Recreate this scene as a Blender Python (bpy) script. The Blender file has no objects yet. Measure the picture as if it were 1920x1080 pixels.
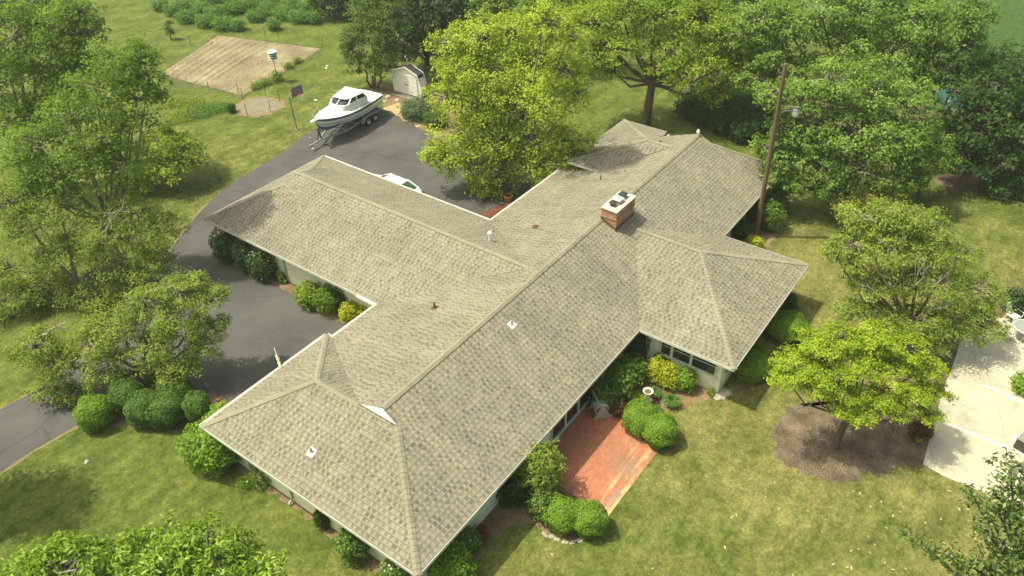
import bpy, bmesh, math, random
import numpy as np
from mathutils import Vector, Matrix
R = math.radians
random.seed(7); rng = np.random.default_rng(7)
sc = bpy.context.scene
COL = sc.collection

# ------------------------------------------------------------------ camera
S = 4.6; EAVE = 2.45                     # metres per roof half-width, eave height
CAMP = np.array([-2.18729*S, -3.46513*S, 5.07479*S+EAVE]); YAW, PITCH, ROLL, FPX = .63007, .65466, -.011, 1469.08
fw = np.array([math.cos(PITCH)*math.cos(YAW), math.cos(PITCH)*math.sin(YAW), -math.sin(PITCH)])
_r = np.array([math.sin(YAW), -math.cos(YAW), 0.]); _u = np.cross(_r, fw)
rt = _r*math.cos(ROLL)+_u*math.sin(ROLL); up = -_r*math.sin(ROLL)+_u*math.cos(ROLL)
cam = bpy.data.cameras.new("camera"); camo = bpy.data.objects.new("camera", cam); COL.objects.link(camo)
cam.sensor_width = 36; cam.lens = 36*FPX/1920; cam.clip_end = 2000; cam.clip_start = .3
camo.matrix_world = Matrix(((rt[0], up[0], -fw[0], CAMP[0]), (rt[1], up[1], -fw[1], CAMP[1]), (rt[2], up[2], -fw[2], CAMP[2]), (0, 0, 0, 1)))
sc.camera = camo

# ------------------------------------------------------------------ sky, sun, exposure
SUN_EL, SUN_AZ = R(62.5), R(123)         # direction towards the sun, azimuth from +X
w = bpy.data.worlds.new("World"); sc.world = w; w.use_nodes = True
nt = w.node_tree; sky = nt.nodes.new('ShaderNodeTexSky'); sky.sky_type = 'NISHITA'; sky.sun_disc = False
sky.sun_elevation = SUN_EL; sky.sun_rotation = R(90)-SUN_AZ; sky.dust_density = 4.5; sky.air_density = 1.0; sky.ozone_density = .6
hz = nt.nodes.new('ShaderNodeMix'); hz.data_type = 'RGBA'; hz.blend_type = 'MULTIPLY'; hz.inputs[0].default_value = 1; hz.inputs[7].default_value = (1, .985, .78, 1)   # warm summer haze
nt.links.new(sky.outputs[0], hz.inputs[6]); nt.links.new(hz.outputs[2], nt.nodes['Background'].inputs[0]); nt.nodes['Background'].inputs[1].default_value = .15
sl = bpy.data.lights.new("sun", 'SUN'); sl.energy = 3.2; sl.angle = R(1.); sl.color = (1, .955, .78)
so = bpy.data.objects.new("sun", sl); COL.objects.link(so)
sd = Vector((math.cos(SUN_EL)*math.cos(SUN_AZ), math.cos(SUN_EL)*math.sin(SUN_AZ), math.sin(SUN_EL)))
so.rotation_euler = sd.to_track_quat('Z', 'Y').to_euler(); so.location = (0, 0, 60)
sc.view_settings.view_transform = 'Standard'; sc.view_settings.look = 'None'; sc.view_settings.gamma = 1
sc.view_settings.exposure = .62

# ------------------------------------------------------------------ placing helpers
def ray(px, py): return fw+rt*(px-960)/FPX+up*(540-py)/FPX
def gp(px, py, z=0.):
    d = ray(px, py); t = (z-CAMP[2])/d[2]; return CAMP+t*d
def onplane(px, py, p0, n):
    d = ray(px, py); n = np.array(n, float); t = ((np.array(p0)-CAMP)@n)/(d@n); return CAMP+t*d
def mpp(P): return ((np.array(P)-CAMP)@fw)/FPX     # metres per photo pixel at P
FH = np.array([math.cos(YAW), math.sin(YAW), 0.])

# ------------------------------------------------------------------ materials
MATS = {}
def nodes(name):
    m = bpy.data.materials.new(name); m.use_nodes = True; n = m.node_tree
    return m, n, n.nodes['Principled BSDF'], n.links
def rgb(c): return (*c, 1)
def N(n, t, **k):
    x = n.nodes.new(t)
    for a, b in k.items():
        if a.startswith('i_'): x.inputs[a[2:].replace('_', ' ')].default_value = b
        else: setattr(x, a, b)
    return x
def ramp(n, *stops):
    r = n.nodes.new('ShaderNodeValToRGB'); e = r.color_ramp.elements
    while len(e) < len(stops): e.new(.5)
    for i, (p, c) in enumerate(stops): e[i].position = p; e[i].color = rgb(c)
    return r
def mix(n, f, a, b, mode='MIX'):
    x = n.nodes.new('ShaderNodeMix'); x.data_type = 'RGBA'; x.blend_type = mode
    for s, v in ((0, f), (6, a), (7, b)):
        if hasattr(v, 'is_output'): n.links.new(v, x.inputs[s])
        else: x.inputs[s].default_value = v if s == 0 else rgb(v)
    return x.outputs[2]
def math_(n, op, a, b=0.):
    x = n.nodes.new('ShaderNodeMath'); x.operation = op
    for i, v in enumerate((a, b)):
        if hasattr(v, 'is_output'): n.links.new(v, x.inputs[i])
        else: x.inputs[i].default_value = v
    return x.outputs[0]
def noise(n, scale, vec=None, detail=4, rough=.6, out=0):
    x = N(n, 'ShaderNodeTexNoise', i_Scale=scale, i_Detail=detail, i_Roughness=rough)
    if vec is not None: n.links.new(vec, x.inputs['Vector'])
    return x.outputs[out]
def gpos(n): return n.nodes.new('ShaderNodeNewGeometry').outputs['Position']
def opos(n): return n.nodes.new('ShaderNodeTexCoord').outputs['Object']
def bump(n, b, h, strength=.3, dist=.02):
    x = N(n, 'ShaderNodeBump', i_Strength=strength, i_Distance=dist); n.links.new(h, x.inputs['Height']); n.links.new(x.outputs[0], b.inputs['Normal'])
def plain(name, c, rough=.6, var=.15, scale=6, metal=0, spec=.4):
    if name in MATS: return MATS[name]
    m, n, b, L = nodes(name)
    f = noise(n, scale, opos(n))
    r = ramp(n, (.3, tuple(x*(1-var) for x in c)), (.7, tuple(min(1, x*(1+var)) for x in c))); L.new(f, r.inputs[0])
    L.new(r.outputs[0], b.inputs['Base Color']); b.inputs['Roughness'].default_value = rough; b.inputs['Metallic'].default_value = metal
    b.inputs['Specular IOR Level'].default_value = spec
    MATS[name] = m; return m
def glass(name, c=(.02, .03, .03)):
    m, n, b, L = nodes(name); b.inputs['Base Color'].default_value = rgb(c); b.inputs['Roughness'].default_value = .06; b.inputs['Specular IOR Level'].default_value = .8
    return m
def leafmat(name, dark, mid, light, trans=.42, rough=.55):
    m, n, b, L = nodes(name)
    at = N(n, 'ShaderNodeAttribute', attribute_name='tint')
    r = ramp(n, (0, dark), (.5, mid), (1, light)); L.new(at.outputs['Fac'], r.inputs[0])
    L.new(r.outputs[0], b.inputs['Base Color']); b.inputs['Roughness'].default_value = rough; b.inputs['Specular IOR Level'].default_value = .18
    tr = n.nodes.new('ShaderNodeBsdfTranslucent'); 
    g = N(n, 'ShaderNodeHueSaturation', i_Value=1.35, i_Saturation=1.1, i_Hue=.49); L.new(r.outputs[0], g.inputs['Color']); L.new(g.outputs[0], tr.inputs[0])
    ms = N(n, 'ShaderNodeMixShader'); ms.inputs[0].default_value = trans
    L.new(b.outputs[0], ms.inputs[1]); L.new(tr.outputs[0], ms.inputs[2]); L.new(ms.outputs[0], n.nodes['Material Output'].inputs[0])
    return m

def grass_mat():
    m, n, b, L = nodes("lawn"); P = gpos(n)
    big = noise(n, .10, P, 4, .55); med = noise(n, .55, P, 5, .65); fine = noise(n, 9, P, 3, .7); vf = noise(n, 38, P, 2, .6)
    g1 = ramp(n, (.3, (.078, .112, .027)), (.7, (.148, .182, .048))); L.new(med, g1.inputs[0])
    dry = ramp(n, (.3, (.175, .172, .070)), (.7, (.315, .275, .130))); L.new(fine, dry.inputs[0])
    # drier open lawn in front (-y), greener at the back and the far left
    sp = N(n, 'ShaderNodeSeparateXYZ'); L.new(P, sp.inputs[0])
    mx = N(n, 'ShaderNodeMapRange'); L.new(sp.outputs['X'], mx.inputs[0]); mx.inputs[1].default_value = -6; mx.inputs[2].default_value = 16; mx.inputs[3].default_value = -.10; mx.inputs[4].default_value = .06
    m2 = N(n, 'ShaderNodeMapRange'); L.new(sp.outputs['X'], m2.inputs[0]); m2.inputs[1].default_value = 30; m2.inputs[2].default_value = 60; m2.inputs[4].default_value = -.5
    sx = math_(n, 'ADD', mx.outputs[0], m2.outputs[0]); sy = math_(n, 'MULTIPLY', sp.outputs['Y'], -.003)
    d = math_(n, 'ADD', math_(n, 'ADD', sx, sy), math_(n, 'MULTIPLY', math_(n, 'ADD', big, med), .5))
    d = math_(n, 'ADD', d, math_(n, 'MULTIPLY', math_(n, 'SUBTRACT', fine, .5), .35))
    dr = N(n, 'ShaderNodeMapRange'); L.new(d, dr.inputs[0]); dr.inputs[1].default_value = .46; dr.inputs[2].default_value = .74; dr.inputs[4].default_value = .85
    c = mix(n, dr.outputs[0], g1.outputs[0], dry.outputs[0])
    fr = ramp(n, (.34, (.48, .52, .46)), (.66, (1.55, 1.48, 1.40))); L.new(noise(n, 7, P, 6, .85), fr.inputs[0])
    c = mix(n, .8, c, fr.outputs[0], 'MULTIPLY')
    fr2 = ramp(n, (.32, (.60, .66, .58)), (.68, (1.40, 1.34, 1.22))); L.new(noise(n, 2.2, P, 6, .75), fr2.inputs[0])
    c = mix(n, .8, c, fr2.outputs[0], 'MULTIPLY')
    mp = N(n, 'ShaderNodeMapping'); mp.inputs['Rotation'].default_value = (0, 0, .45); mp.inputs['Scale'].default_value = (.25, 1.6, 1); L.new(mix(n, .12, P, noise(n, .25, P, 3, .6, 1)), mp.inputs[0])
    stq = ramp(n, (.38, (.84, .86, .82)), (.62, (1.18, 1.15, 1.08))); L.new(noise(n, .8, mp.outputs[0], 5, .7), stq.inputs[0])
    c = mix(n, .9, c, stq.outputs[0], 'MULTIPLY')
    # mowing passes
    wv = N(n, 'ShaderNodeTexWave', i_Scale=.16, i_Distortion=3., i_Detail=2); wv.bands_direction = 'DIAGONAL'; L.new(P, wv.inputs[0])
    wr = ramp(n, (.2, (.93, .94, .93)), (.8, (1.06, 1.05, 1.04))); L.new(wv.outputs[0], wr.inputs[0])
    c = mix(n, 1, c, wr.outputs[0], 'MULTIPLY')
    m3 = N(n, 'ShaderNodeMapRange'); L.new(math_(n, 'SUBTRACT', sp.outputs['X'], math_(n, 'MULTIPLY', sp.outputs['Y'], .6)), m3.inputs[0]); m3.inputs[1].default_value = 62; m3.inputs[2].default_value = 74; m3.inputs[4].default_value = .8
    c = mix(n, m3.outputs[0], c, mix(n, 1, (.045, .105, .028), fr2.outputs[0], 'MULTIPLY'))     # the neighbour's greener field
    L.new(c, b.inputs['Base Color']); b.inputs['Roughness'].default_value = .9; b.inputs['Specular IOR Level'].default_value = .1
    bump(n, b, math_(n, 'ADD', vf, math_(n, 'MULTIPLY', fine, .8)), .8, .05)
    return m
def speckle(name, a, b_, c_, s1, s2, bs=.5, bd=.03, rough=.9):
    m, n, b, L = nodes(name); P = gpos(n)
    f = noise(n, s1, P, 4, .6); h = noise(n, s2, P, 3, .75)
    r = ramp(n, (.35, a), (.5, b_), (.68, c_)); L.new(math_(n, 'ADD', math_(n, 'MULTIPLY', f, .4), math_(n, 'MULTIPLY', h, .6)), r.inputs[0])
    L.new(r.outputs[0], b.inputs['Base Color']); b.inputs['Roughness'].default_value = rough; b.inputs['Specular IOR Level'].default_value = .2
    bump(n, b, h, bs, bd); return m
def asphalt_mat():
    m, n, b, L = nodes("asphalt"); P = gpos(n)
    r = ramp(n, (.3, (.066, .068, .065)), (.7, (.108, .109, .101))); L.new(noise(n, .35, P, 5, .6), r.inputs[0])
    f = ramp(n, (.3, (.8, .8, .8)), (.7, (1.2, 1.2, 1.2))); L.new(noise(n, 25, P, 3, .8), f.inputs[0])
    c = mix(n, .7, r.outputs[0], f.outputs[0], 'MULTIPLY')
    # pale scuffs and hairline sealed cracks
    sc_ = ramp(n, (.60, (0, 0, 0)), (.76, (1, 1, 1))); L.new(noise(n, 1.1, P, 6, .75), sc_.inputs[0])
    c = mix(n, math_(n, 'MULTIPLY', sc_.outputs[0], .45), c, (.19, .185, .16))
    dk_ = ramp(n, (.58, (0, 0, 0)), (.68, (1, 1, 1))); L.new(noise(n, .55, P, 5, .6), dk_.inputs[0]); c = mix(n, math_(n, 'MULTIPLY', dk_.outputs[0], .35), c, (.045, .045, .042))
    v = N(n, 'ShaderNodeTexVoronoi', i_Scale=.16); v.feature = 'DISTANCE_TO_EDGE'
    dn = mix(n, .35, P, noise(n, .8, P, 4, .7, 1)); L.new(dn, v.inputs['Vector'])
    cr = ramp(n, (.0, (1, 1, 1)), (.006, (0, 0, 0))); L.new(v.outputs['Distance'], cr.inputs[0])
    c = mix(n, math_(n, 'MULTIPLY', cr.outputs[0], .5), c, (.035, .034, .03))
    L.new(c, b.inputs['Base Color']); b.inputs['Roughness'].default_value = .85; b.inputs['Specular IOR Level'].default_value = .3
    bump(n, b, noise(n, 60, P, 2), .3, .01); return m
def concrete_mat():
    m, n, b, L = nodes("concrete"); P = gpos(n)
    r = ramp(n, (.3, (.33, .315, .235)), (.5, (.47, .445, .33)), (.72, (.56, .53, .40))); L.new(noise(n, .45, P, 6, .65), r.inputs[0])
    f = ramp(n, (.3, (.88, .88, .86)), (.7, (1.08, 1.08, 1.08))); L.new(noise(n, 14, P, 4, .7), f.inputs[0])
    c = mix(n, 1, r.outputs[0], f.outputs[0], 'MULTIPLY')
    st = ramp(n, (.52, (0, 0, 0)), (.70, (1, 1, 1))); L.new(noise(n, 1.3, P, 7, .75), st.inputs[0]); c = mix(n, math_(n, 'MULTIPLY', st.outputs[0], .45), c, (.20, .185, .125))
    j = N(n, 'ShaderNodeTexBrick', i_Scale=1., i_Mortar_Size=.012, i_Brick_Width=3.2, i_Row_Height=3.2); j.offset = 0; mp = N(n, 'ShaderNodeMapping'); mp.inputs['Rotation'].default_value = (0, 0, -.35); L.new(P, mp.inputs[0]); L.new(mp.outputs[0], j.inputs['Vector'])
    c = mix(n, math_(n, 'MULTIPLY', j.outputs['Fac'], .6), c, (.14, .13, .10)); L.new(c, b.inputs['Base Color']); b.inputs['Roughness'].default_value = .8
    return m
def patio_mat():
    m, n, b, L = nodes("patio_brick"); P = gpos(n)
    br = N(n, 'ShaderNodeTexBrick', i_Scale=1., i_Mortar_Size=.006, i_Brick_Width=.2, i_Row_Height=.1, i_Bias=0.)
    br.inputs['Color1'].default_value = rgb((.37, .125, .065)); br.inputs['Color2'].default_value = rgb((.47, .175, .095)); br.inputs['Mortar'].default_value = rgb((.34, .15, .09)); L.new(P, br.inputs['Vector'])
    # long worn streaks parallel to the house (X): pale yellow and grey-green, strongest on the lawn side
    mp = N(n, 'ShaderNodeMapping'); mp.inputs['Scale'].default_value = (.10, 1.5, 1); L.new(P, mp.inputs[0])
    st = noise(n, 1.5, mp.outputs[0], 4, .6); sp = N(n, 'ShaderNodeSeparateXYZ'); L.new(P, sp.inputs[0])
    g = N(n, 'ShaderNodeMapRange'); L.new(sp.outputs['Y'], g.inputs[0]); g.inputs[1].default_value = -6.2; g.inputs[2].default_value = -7.6
    s1 = ramp(n, (.54, (0, 0, 0)), (.61, (1, 1, 1))); L.new(math_(n, 'MULTIPLY', math_(n, 'ADD', st, math_(n, 'MULTIPLY', noise(n, 3, P, 5, .75), .3)), .8), s1.inputs[0])
    c = mix(n, math_(n, 'MULTIPLY', math_(n, 'MULTIPLY', s1.outputs[0], g.outputs[0]), .95), br.outputs[0], (.66, .42, .19))
    s2 = ramp(n, (.49, (0, 0, 0)), (.62, (1, 1, 1))); L.new(noise(n, .9, P, 6, .7), s2.inputs[0])
    c = mix(n, math_(n, 'MULTIPLY', math_(n, 'MULTIPLY', s2.outputs[0], g.outputs[0]), .8), c, (.24, .22, .15))
    s3 = ramp(n, (.48, (0, 0, 0)), (.66, (1, 1, 1))); L.new(noise(n, .55, P, 5, .7), s3.inputs[0])
    c = mix(n, math_(n, 'MULTIPLY', s3.outputs[0], .60), c, (.22, .14, .085))
    f = ramp(n, (.3, (.82, .82, .82)), (.7, (1.15, 1.15, 1.15))); L.new(noise(n, 9, P, 4, .75), f.inputs[0])
    L.new(mix(n, .9, c, f.outputs[0], 'MULTIPLY'), b.inputs['Base Color']); b.inputs['Roughness'].default_value = .85
    return m
def soil_mat():
    m, n, b, L = nodes("garden_soil"); P = gpos(n)
    r = ramp(n, (.34, (.12, .095, .055)), (.5, (.25, .205, .115)), (.68, (.46, .395, .24))); L.new(math_(n, 'ADD', math_(n, 'MULTIPLY', noise(n, .3, P, 4), .45), math_(n, 'MULTIPLY', noise(n, 5, P, 5, .8), .55)), r.inputs[0])
    L.new(r.outputs[0], b.inputs['Base Color']); b.inputs['Roughness'].default_value = .95; bump(n, b, noise(n, 4, P, 5, .8), .8, .12); return m
def shingle_mat(name="shingles", cap=False):
    m, n, b, L = nodes(name)
    uv = N(n, 'ShaderNodeUVMap', uv_map='UVMap').outputs[0]
    a, d = (.305, .285, .215), (.150, .139, .105)
    if cap: a, d = (.285, .268, .192), (.235, .218, .155)
    def brick(wd, off, c1, c2):
        x = N(n, 'ShaderNodeTexBrick', i_Scale=1., i_Mortar_Size=0., i_Brick_Width=wd, i_Row_Height=.196, i_Bias=0.); x.offset = off
        x.inputs['Color1'].default_value = rgb(c1); x.inputs['Color2'].default_value = rgb(c2); L.new(uv, x.inputs['Vector']); return x
    b1 = brick(.33, .43, a, tuple((p*.78+q*.22) for p, q in zip(a, d))).outputs[0]
    # shadow-line print: short dark dashes along each course, staggered from row to row
    sp = N(n, 'ShaderNodeSeparateXYZ'); L.new(uv, sp.inputs[0])
    yr = math_(n, 'DIVIDE', sp.outputs['Y'], .196); fr = math_(n, 'FRACT', yr); row = math_(n, 'FLOOR', yr)
    band = ramp(n, (.28, (0, 0, 0)), (.42, (1, 1, 1))); L.new(fr, band.inputs[0])
    xs = math_(n, 'ADD', math_(n, 'DIVIDE', sp.outputs['X'], .255), math_(n, 'MULTIPLY', math_(n, 'SINE', math_(n, 'MULTIPLY', row, 12.9898)), 437.585))
    xs = math_(n, 'ADD', xs, math_(n, 'MULTIPLY', noise(n, 1.7, uv, 3), 1.6))
    tri = math_(n, 'ABSOLUTE', math_(n, 'SUBTRACT', math_(n, 'FRACT', xs), .5)); dash = ramp(n, (.24, (1, 1, 1)), (.34, (0, 0, 0))); L.new(tri, dash.inputs[0])
    b2 = brick(.255, .37, (.25, .25, .25), (1, 1, 1)).outputs[0]
    bw = N(n, 'ShaderNodeMix'); bw.data_type = 'RGBA'; bw.blend_type = 'MULTIPLY'; bw.inputs[0].default_value = 1; L.new(dash.outputs[0], bw.inputs[6]); L.new(b2, bw.inputs[7])
    k = math_(n, 'MULTIPLY', math_(n, 'MULTIPLY', band.outputs[0], bw.outputs[2]), .0 if cap else .85)
    c = mix(n, k, b1, tuple(q*.72 for q in d))
    ed = ramp(n, (.0, (1, 1, 1)), (.30, (0, 0, 0))); L.new(fr, ed.inputs[0])
    c = mix(n, math_(n, 'MULTIPLY', ed.outputs[0],   .15 if cap else .75), c, tuple(q*.6 for q in d))
    wv = ramp(n, (.3, (.84, .85, .84)), (.7, (1.12, 1.11, 1.09))); L.new(noise(n, .45, gpos(n), 6, .7), wv.inputs[0])
    c = mix(n, 1, c, wv.outputs[0], 'MULTIPLY')
    su_ = N(n, 'ShaderNodeMapping'); su_.inputs['Scale'].default_value = (1.3, .10, 1); L.new(uv, su_.inputs[0]); sr = ramp(n, (.35, (.87, .87, .86)), (.6, (1.05, 1.05, 1.04))); L.new(noise(n, 1.0, su_.outputs[0], 5, .7), sr.inputs[0]); c = mix(n, 1, c, sr.outputs[0], 'MULTIPLY')   # rain streaks
    gr = ramp(n, (.3, (.84, .84, .84)), (.7, (1.14, 1.14, 1.14))); L.new(noise(n, 30, gpos(n), 2, .7), gr.inputs[0])
    c = mix(n, 1, c, gr.outputs[0], 'MULTIPLY')
    L.new(c, b.inputs['Base Color']); b.inputs['Roughness'].default_value = .92; b.inputs['Specular IOR Level'].default_value = .15
    hh = math_(n, 'ADD', math_(n, 'SUBTRACT', 1., fr), math_(n, 'MULTIPLY', bw.outputs[2], .35)); bump(n, b, hh, .7, .03)
    return m
def brick_mat():
    m, n, b, L = nodes("chimney_brick")
    uv = N(n, 'ShaderNodeUVMap', uv_map='UVMap').outputs[0]
    x = N(n, 'ShaderNodeTexBrick', i_Scale=1., i_Mortar_Size=.018, i_Brick_Width=.28, i_Row_Height=.105, i_Bias=0.)
    x.inputs['Color1'].default_value = rgb((.30, .10, .052)); x.inputs['Color2'].default_value = rgb((.44, .18, .09)); x.inputs['Mortar'].default_value = rgb((.44, .36, .24)); L.new(uv, x.inputs['Vector'])
    st = ramp(n, (.50, (0, 0, 0)), (.66, (1, 1, 1))); L.new(noise(n, 1.8, opos(n), 5, .7), st.inputs[0])
    c = mix(n, math_(n, 'MULTIPLY', st.outputs[0], .5), x.outputs[0], (.14, .11, .06)); L.new(c, b.inputs['Base Color']); b.inputs['Roughness'].default_value = .9
    bump(n, b, x.outputs['Fac'], -.5, .01); return m
def wood_mat(name, a, c):
    m, n, b, L = nodes(name); mp = N(n, 'ShaderNodeMapping'); mp.inputs['Scale'].default_value = (14, 14, .5); L.new(opos(n), mp.inputs[0])
    r = ramp(n, (.3, a), (.7, c)); L.new(noise(n, 1, mp.outputs[0], 5, .65), r.inputs[0]); L.new(r.outputs[0], b.inputs['Base Color']); b.inputs['Roughness'].default_value = .85
    return m

M_GRASS = grass_mat(); M_ASPH = asphalt_mat(); M_CONC = concrete_mat(); M_PATIO = patio_mat(); M_SOIL = soil_mat(); M_SHING = shingle_mat(); M_CAP = shingle_mat("shingle_caps", True); M_BRICK = brick_mat()
M_MULCH = speckle("mulch", (.050, .036, .024), (.150, .112, .074), (.36, .29, .20), 1.2, 16, .9, .05)
M_STRAW = speckle("pine_straw", (.11, .075, .04), (.23, .165, .09), (.40, .30, .18), 1.0, 14, .8, .05)
M_PSTRAW = speckle("pale_straw", (.26, .19, .09), (.42, .33, .17), (.58, .48, .27), 1.0, 10, .7, .05)
M_GRAVEL = speckle("gravel", (.14, .125, .085), (.22, .195, .13), (.33, .29, .20), 1.2, 18, .7, .04)
M_WALL = plain("cream_wall", (.76, .78, .58), .75, .07, 1.5); M_WHITE = plain("white_paint", (.80, .80, .74), .45, .05, 3); M_OFFW = plain("aged_white", (.62, .62, .52), .6, .12, 4)
M_SOFF = plain("soffit", (.55, .55, .45), .8, .05); M_DARK = plain("dark_metal", (.035, .035, .035), .5, .2); M_GREY = plain("grey_metal", (.30, .30, .29), .45, .15, 6, .6)
M_RUST = plain("brown_metal", (.11, .06, .035), .6, .3); M_GLASS = glass("window_glass"); M_BLACK = plain("black_rubber", (.02, .02, .02), .7, .2)
M_POLE = wood_mat("pole_wood", (.085, .055, .032), (.21, .145, .085)); M_TRIM = plain("pale_green_trim", (.55, .62, .52), .5, .05); M_STONE = plain("stone", (.40, .36, .26), .85, .3, 5)
BARK = {'brown': wood_mat("bark_brown", (.055, .042, .028), (.14, .11, .075)), 'grey': wood_mat("bark_grey", (.15, .13, .10), (.30, .27, .21)), 'pale': wood_mat("bark_pale", (.24, .22, .17), (.46, .43, .34))}

# ------------------------------------------------------------------ object helpers
def tag(o, label=None, cat=None, group=None, kind=None):
    for k, v in (('label', label), ('category', cat), ('group', group), ('kind', kind)):
        if v: o[k] = v
    return o
def thing(name, label, cat, loc=(0, 0, 0), rz=0, group=None):
    o = bpy.data.objects.new(name, None); o.empty_display_size = .3; COL.objects.link(o); o.location = loc; o.rotation_euler = (0, 0, rz)
    return tag(o, label, cat, group)
def link(name, me, m, parent=None):
    o = bpy.data.objects.new(name, me); COL.objects.link(o)
    if m is not None and not me.materials: me.materials.append(m)
    if parent is not None: o.parent = parent
    return o
class MB:
    def __init__(s): s.v = []; s.f = []
    def add(s, vs, fs):
        k = len(s.v); s.v += [tuple(map(float, p)) for p in vs]; s.f += [tuple(i+k for i in f) for f in fs]; return s
    def box(s, x0, x1, y0, y1, z0, z1):
        return s.add([(x0, y0, z0), (x1, y0, z0), (x1, y1, z0), (x0, y1, z0), (x0, y0, z1), (x1, y0, z1), (x1, y1, z1), (x0, y1, z1)],
                     [(3, 2, 1, 0), (4, 5, 6, 7), (0, 1, 5, 4), (1, 2, 6, 5), (2, 3, 7, 6), (3, 0, 4, 7)])
    def beam(s, a, b, w, h, upv=(0, 0, 1)):
        a = np.array(a, float); b = np.array(b, float); d = b-a; d /= np.linalg.norm(d); q = np.cross(d, upv)
        if np.linalg.norm(q) < 1e-4: q = np.cross(d, (1, 0, 0))
        q /= np.linalg.norm(q); u2 = np.cross(q, d); q = q*w/2; u2 = u2*h/2
        return s.add([a-q-u2, a+q-u2, a+q+u2, a-q+u2, b-q-u2, b+q-u2, b+q+u2, b-q+u2], [(0, 1, 2, 3), (7, 6, 5, 4), (1, 0, 4, 5), (2, 1, 5, 6), (3, 2, 6, 7), (0, 3, 7, 4)])
    def tube(s, pts, rad, n=8, caps=True):
        pts = [np.array(p, float) for p in pts]; rad = [rad]*len(pts) if np.isscalar(rad) else rad
        rings = []; ref = np.array([.3, .2, .93])
        for i, p in enumerate(pts):
            d = pts[min(i+1, len(pts)-1)]-pts[max(i-1, 0)]; d = d/(np.linalg.norm(d)+1e-9)
            a = np.cross(d, ref)
            if np.linalg.norm(a) < .15: a = np.cross(d, (1, 0, 0))
            a /= np.linalg.norm(a); b = np.cross(d, a)
            rings.append([p+rad[i]*(a*math.cos(2*math.pi*k/n)+b*math.sin(2*math.pi*k/n)) for k in range(n)])
        fs = []
        for i in range(len(pts)-1):
            for k in range(n): fs.append((i*n+k, i*n+(k+1) % n, (i+1)*n+(k+1) % n, (i+1)*n+k))
        if caps: fs += [tuple(range(n-1, -1, -1)), tuple(range((len(pts)-1)*n, len(pts)*n))]
        return s.add([q for r_ in rings for q in r_], fs)
    def lathe(s, prof, n=24, c=(0, 0, 0)):
        vs = [(c[0]+r_*math.cos(2*math.pi*k/n), c[1]+r_*math.sin(2*math.pi*k/n), c[2]+z) for r_, z in prof for k in range(n)]
        fs = [(i*n+k, i*n+(k+1) % n, (i+1)*n+(k+1) % n, (i+1)*n+k) for i in range(len(prof)-1) for k in range(n)]
        return s.add(vs, fs)
    def prism(s, poly, ax, a, b):      # poly in the two other axes, extruded along ax from a to b
        def P(p, t): q = list(p); q.insert(ax, t); return q
        n = len(poly); return s.add([P(p, a) for p in poly]+[P(p, b) for p in poly], [tuple(range(n-1, -1, -1)), tuple(range(n, 2*n))]+[(i, (i+1) % n, (i+1) % n+n, i+n) for i in range(n)])
    def build(s, name, m, parent=None, smooth=False, bevel=0):
        me = bpy.data.meshes.new(name); me.from_pydata(s.v, [], s.f); me.validate()
        bm = bmesh.new(); bm.from_mesh(me); bmesh.ops.recalc_face_normals(bm, faces=bm.faces)
        if bevel: bmesh.ops.bevel(bm, geom=[e for e in bm.edges if e.is_manifold], offset=bevel, segments=2, affect='EDGES', clamp_overlap=True)
        bm.to_mesh(me); bm.free()
        if smooth:
            me.polygons.foreach_set('use_smooth', [True]*len(me.polygons)); me.set_sharp_from_angle(angle=R(40))
        return link(name, me, m, parent)
def sheet(name, px, z, m, jit=0., step=.6, kind='structure', world=False):
    P = [np.array([*p, z]) if world else gp(*p, z) for p in px]; out = []
    for i, a in enumerate(P):
        b = P[(i+1) % len(P)]; k = max(1, int(np.linalg.norm(b-a)/step))
        for j in range(k):
            q = a+(b-a)*j/k
            if jit and (j or True): q = q+np.array([rng.normal()*jit, rng.normal()*jit, 0])
            out.append(q)
    me = bpy.data.meshes.new(name); me.from_pydata([tuple(q) for q in out], [], [tuple(range(len(out)))])
    bm = bmesh.new(); bm.from_mesh(me); bmesh.ops.triangulate(bm, faces=bm.faces)
    for f in bm.faces:
        if f.normal.z < 0: f.normal_flip()
    bm.to_mesh(me); bm.free(); o = link(name, me, m)
    if kind: o['kind'] = kind
    return o

# ------------------------------------------------------------------ ground and paving
me = bpy.data.meshes.new("lawn"); me.from_pydata([(-400, -400, 0), (600, -400, 0), (600, 600, 0), (-400, 600, 0)], [], [(0, 1, 2, 3)]); link("lawn", me, M_GRASS)['kind'] = 'structure'
DRIVE = [(-260, 1120), (-30, 905), (60, 846), (145, 797), (215, 748), (300, 742), (390, 752), (520, 760), (640, 700), (690, 610), (655, 606), (610, 588), (560, 556), (500, 520), (440, 488), (408, 452), (470, 440), (700, 420), (900, 420), (940, 400), (1010, 352), (1030, 330), (960, 300), (880, 285), (830, 255), (790, 236), (745, 212), (700, 196), (640, 214), (600, 236), (560, 262), (520, 292), (460, 328), (420, 352), (380, 392), (345, 432), (318, 470), (285, 512), (230, 580), (160, 660), (90, 720), (-20, 778), (-300, 930)]
sheet("driveway_edge", [(x+(2 if i < 5 else -2 if i > 33 else 0), y+(3 if i < 5 else -2 if i > 33 else 0)) for i, (x, y) in enumerate(DRIVE)], .004, speckle("dry_verge", (.13, .11, .05), (.22, .175, .085), (.30, .24, .13), 1.0, 14, .5, .03), .07, .4)
sheet("driveway", DRIVE, .010, M_ASPH, .015, .5)
M_SHADEDB = speckle("shaded_brick", (.07, .030, .018), (.15, .058, .033), (.24, .11, .065), 1.5, 9, .6, .03)  # brown-red path brick, its colour also darkened for the shade it lies in
sheet("brick_path", [(880, 425), (935, 432), (985, 390), (985, 377), (952, 378), (925, 388), (900, 402)], .018, M_SHADEDB, .01, .4)
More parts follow.
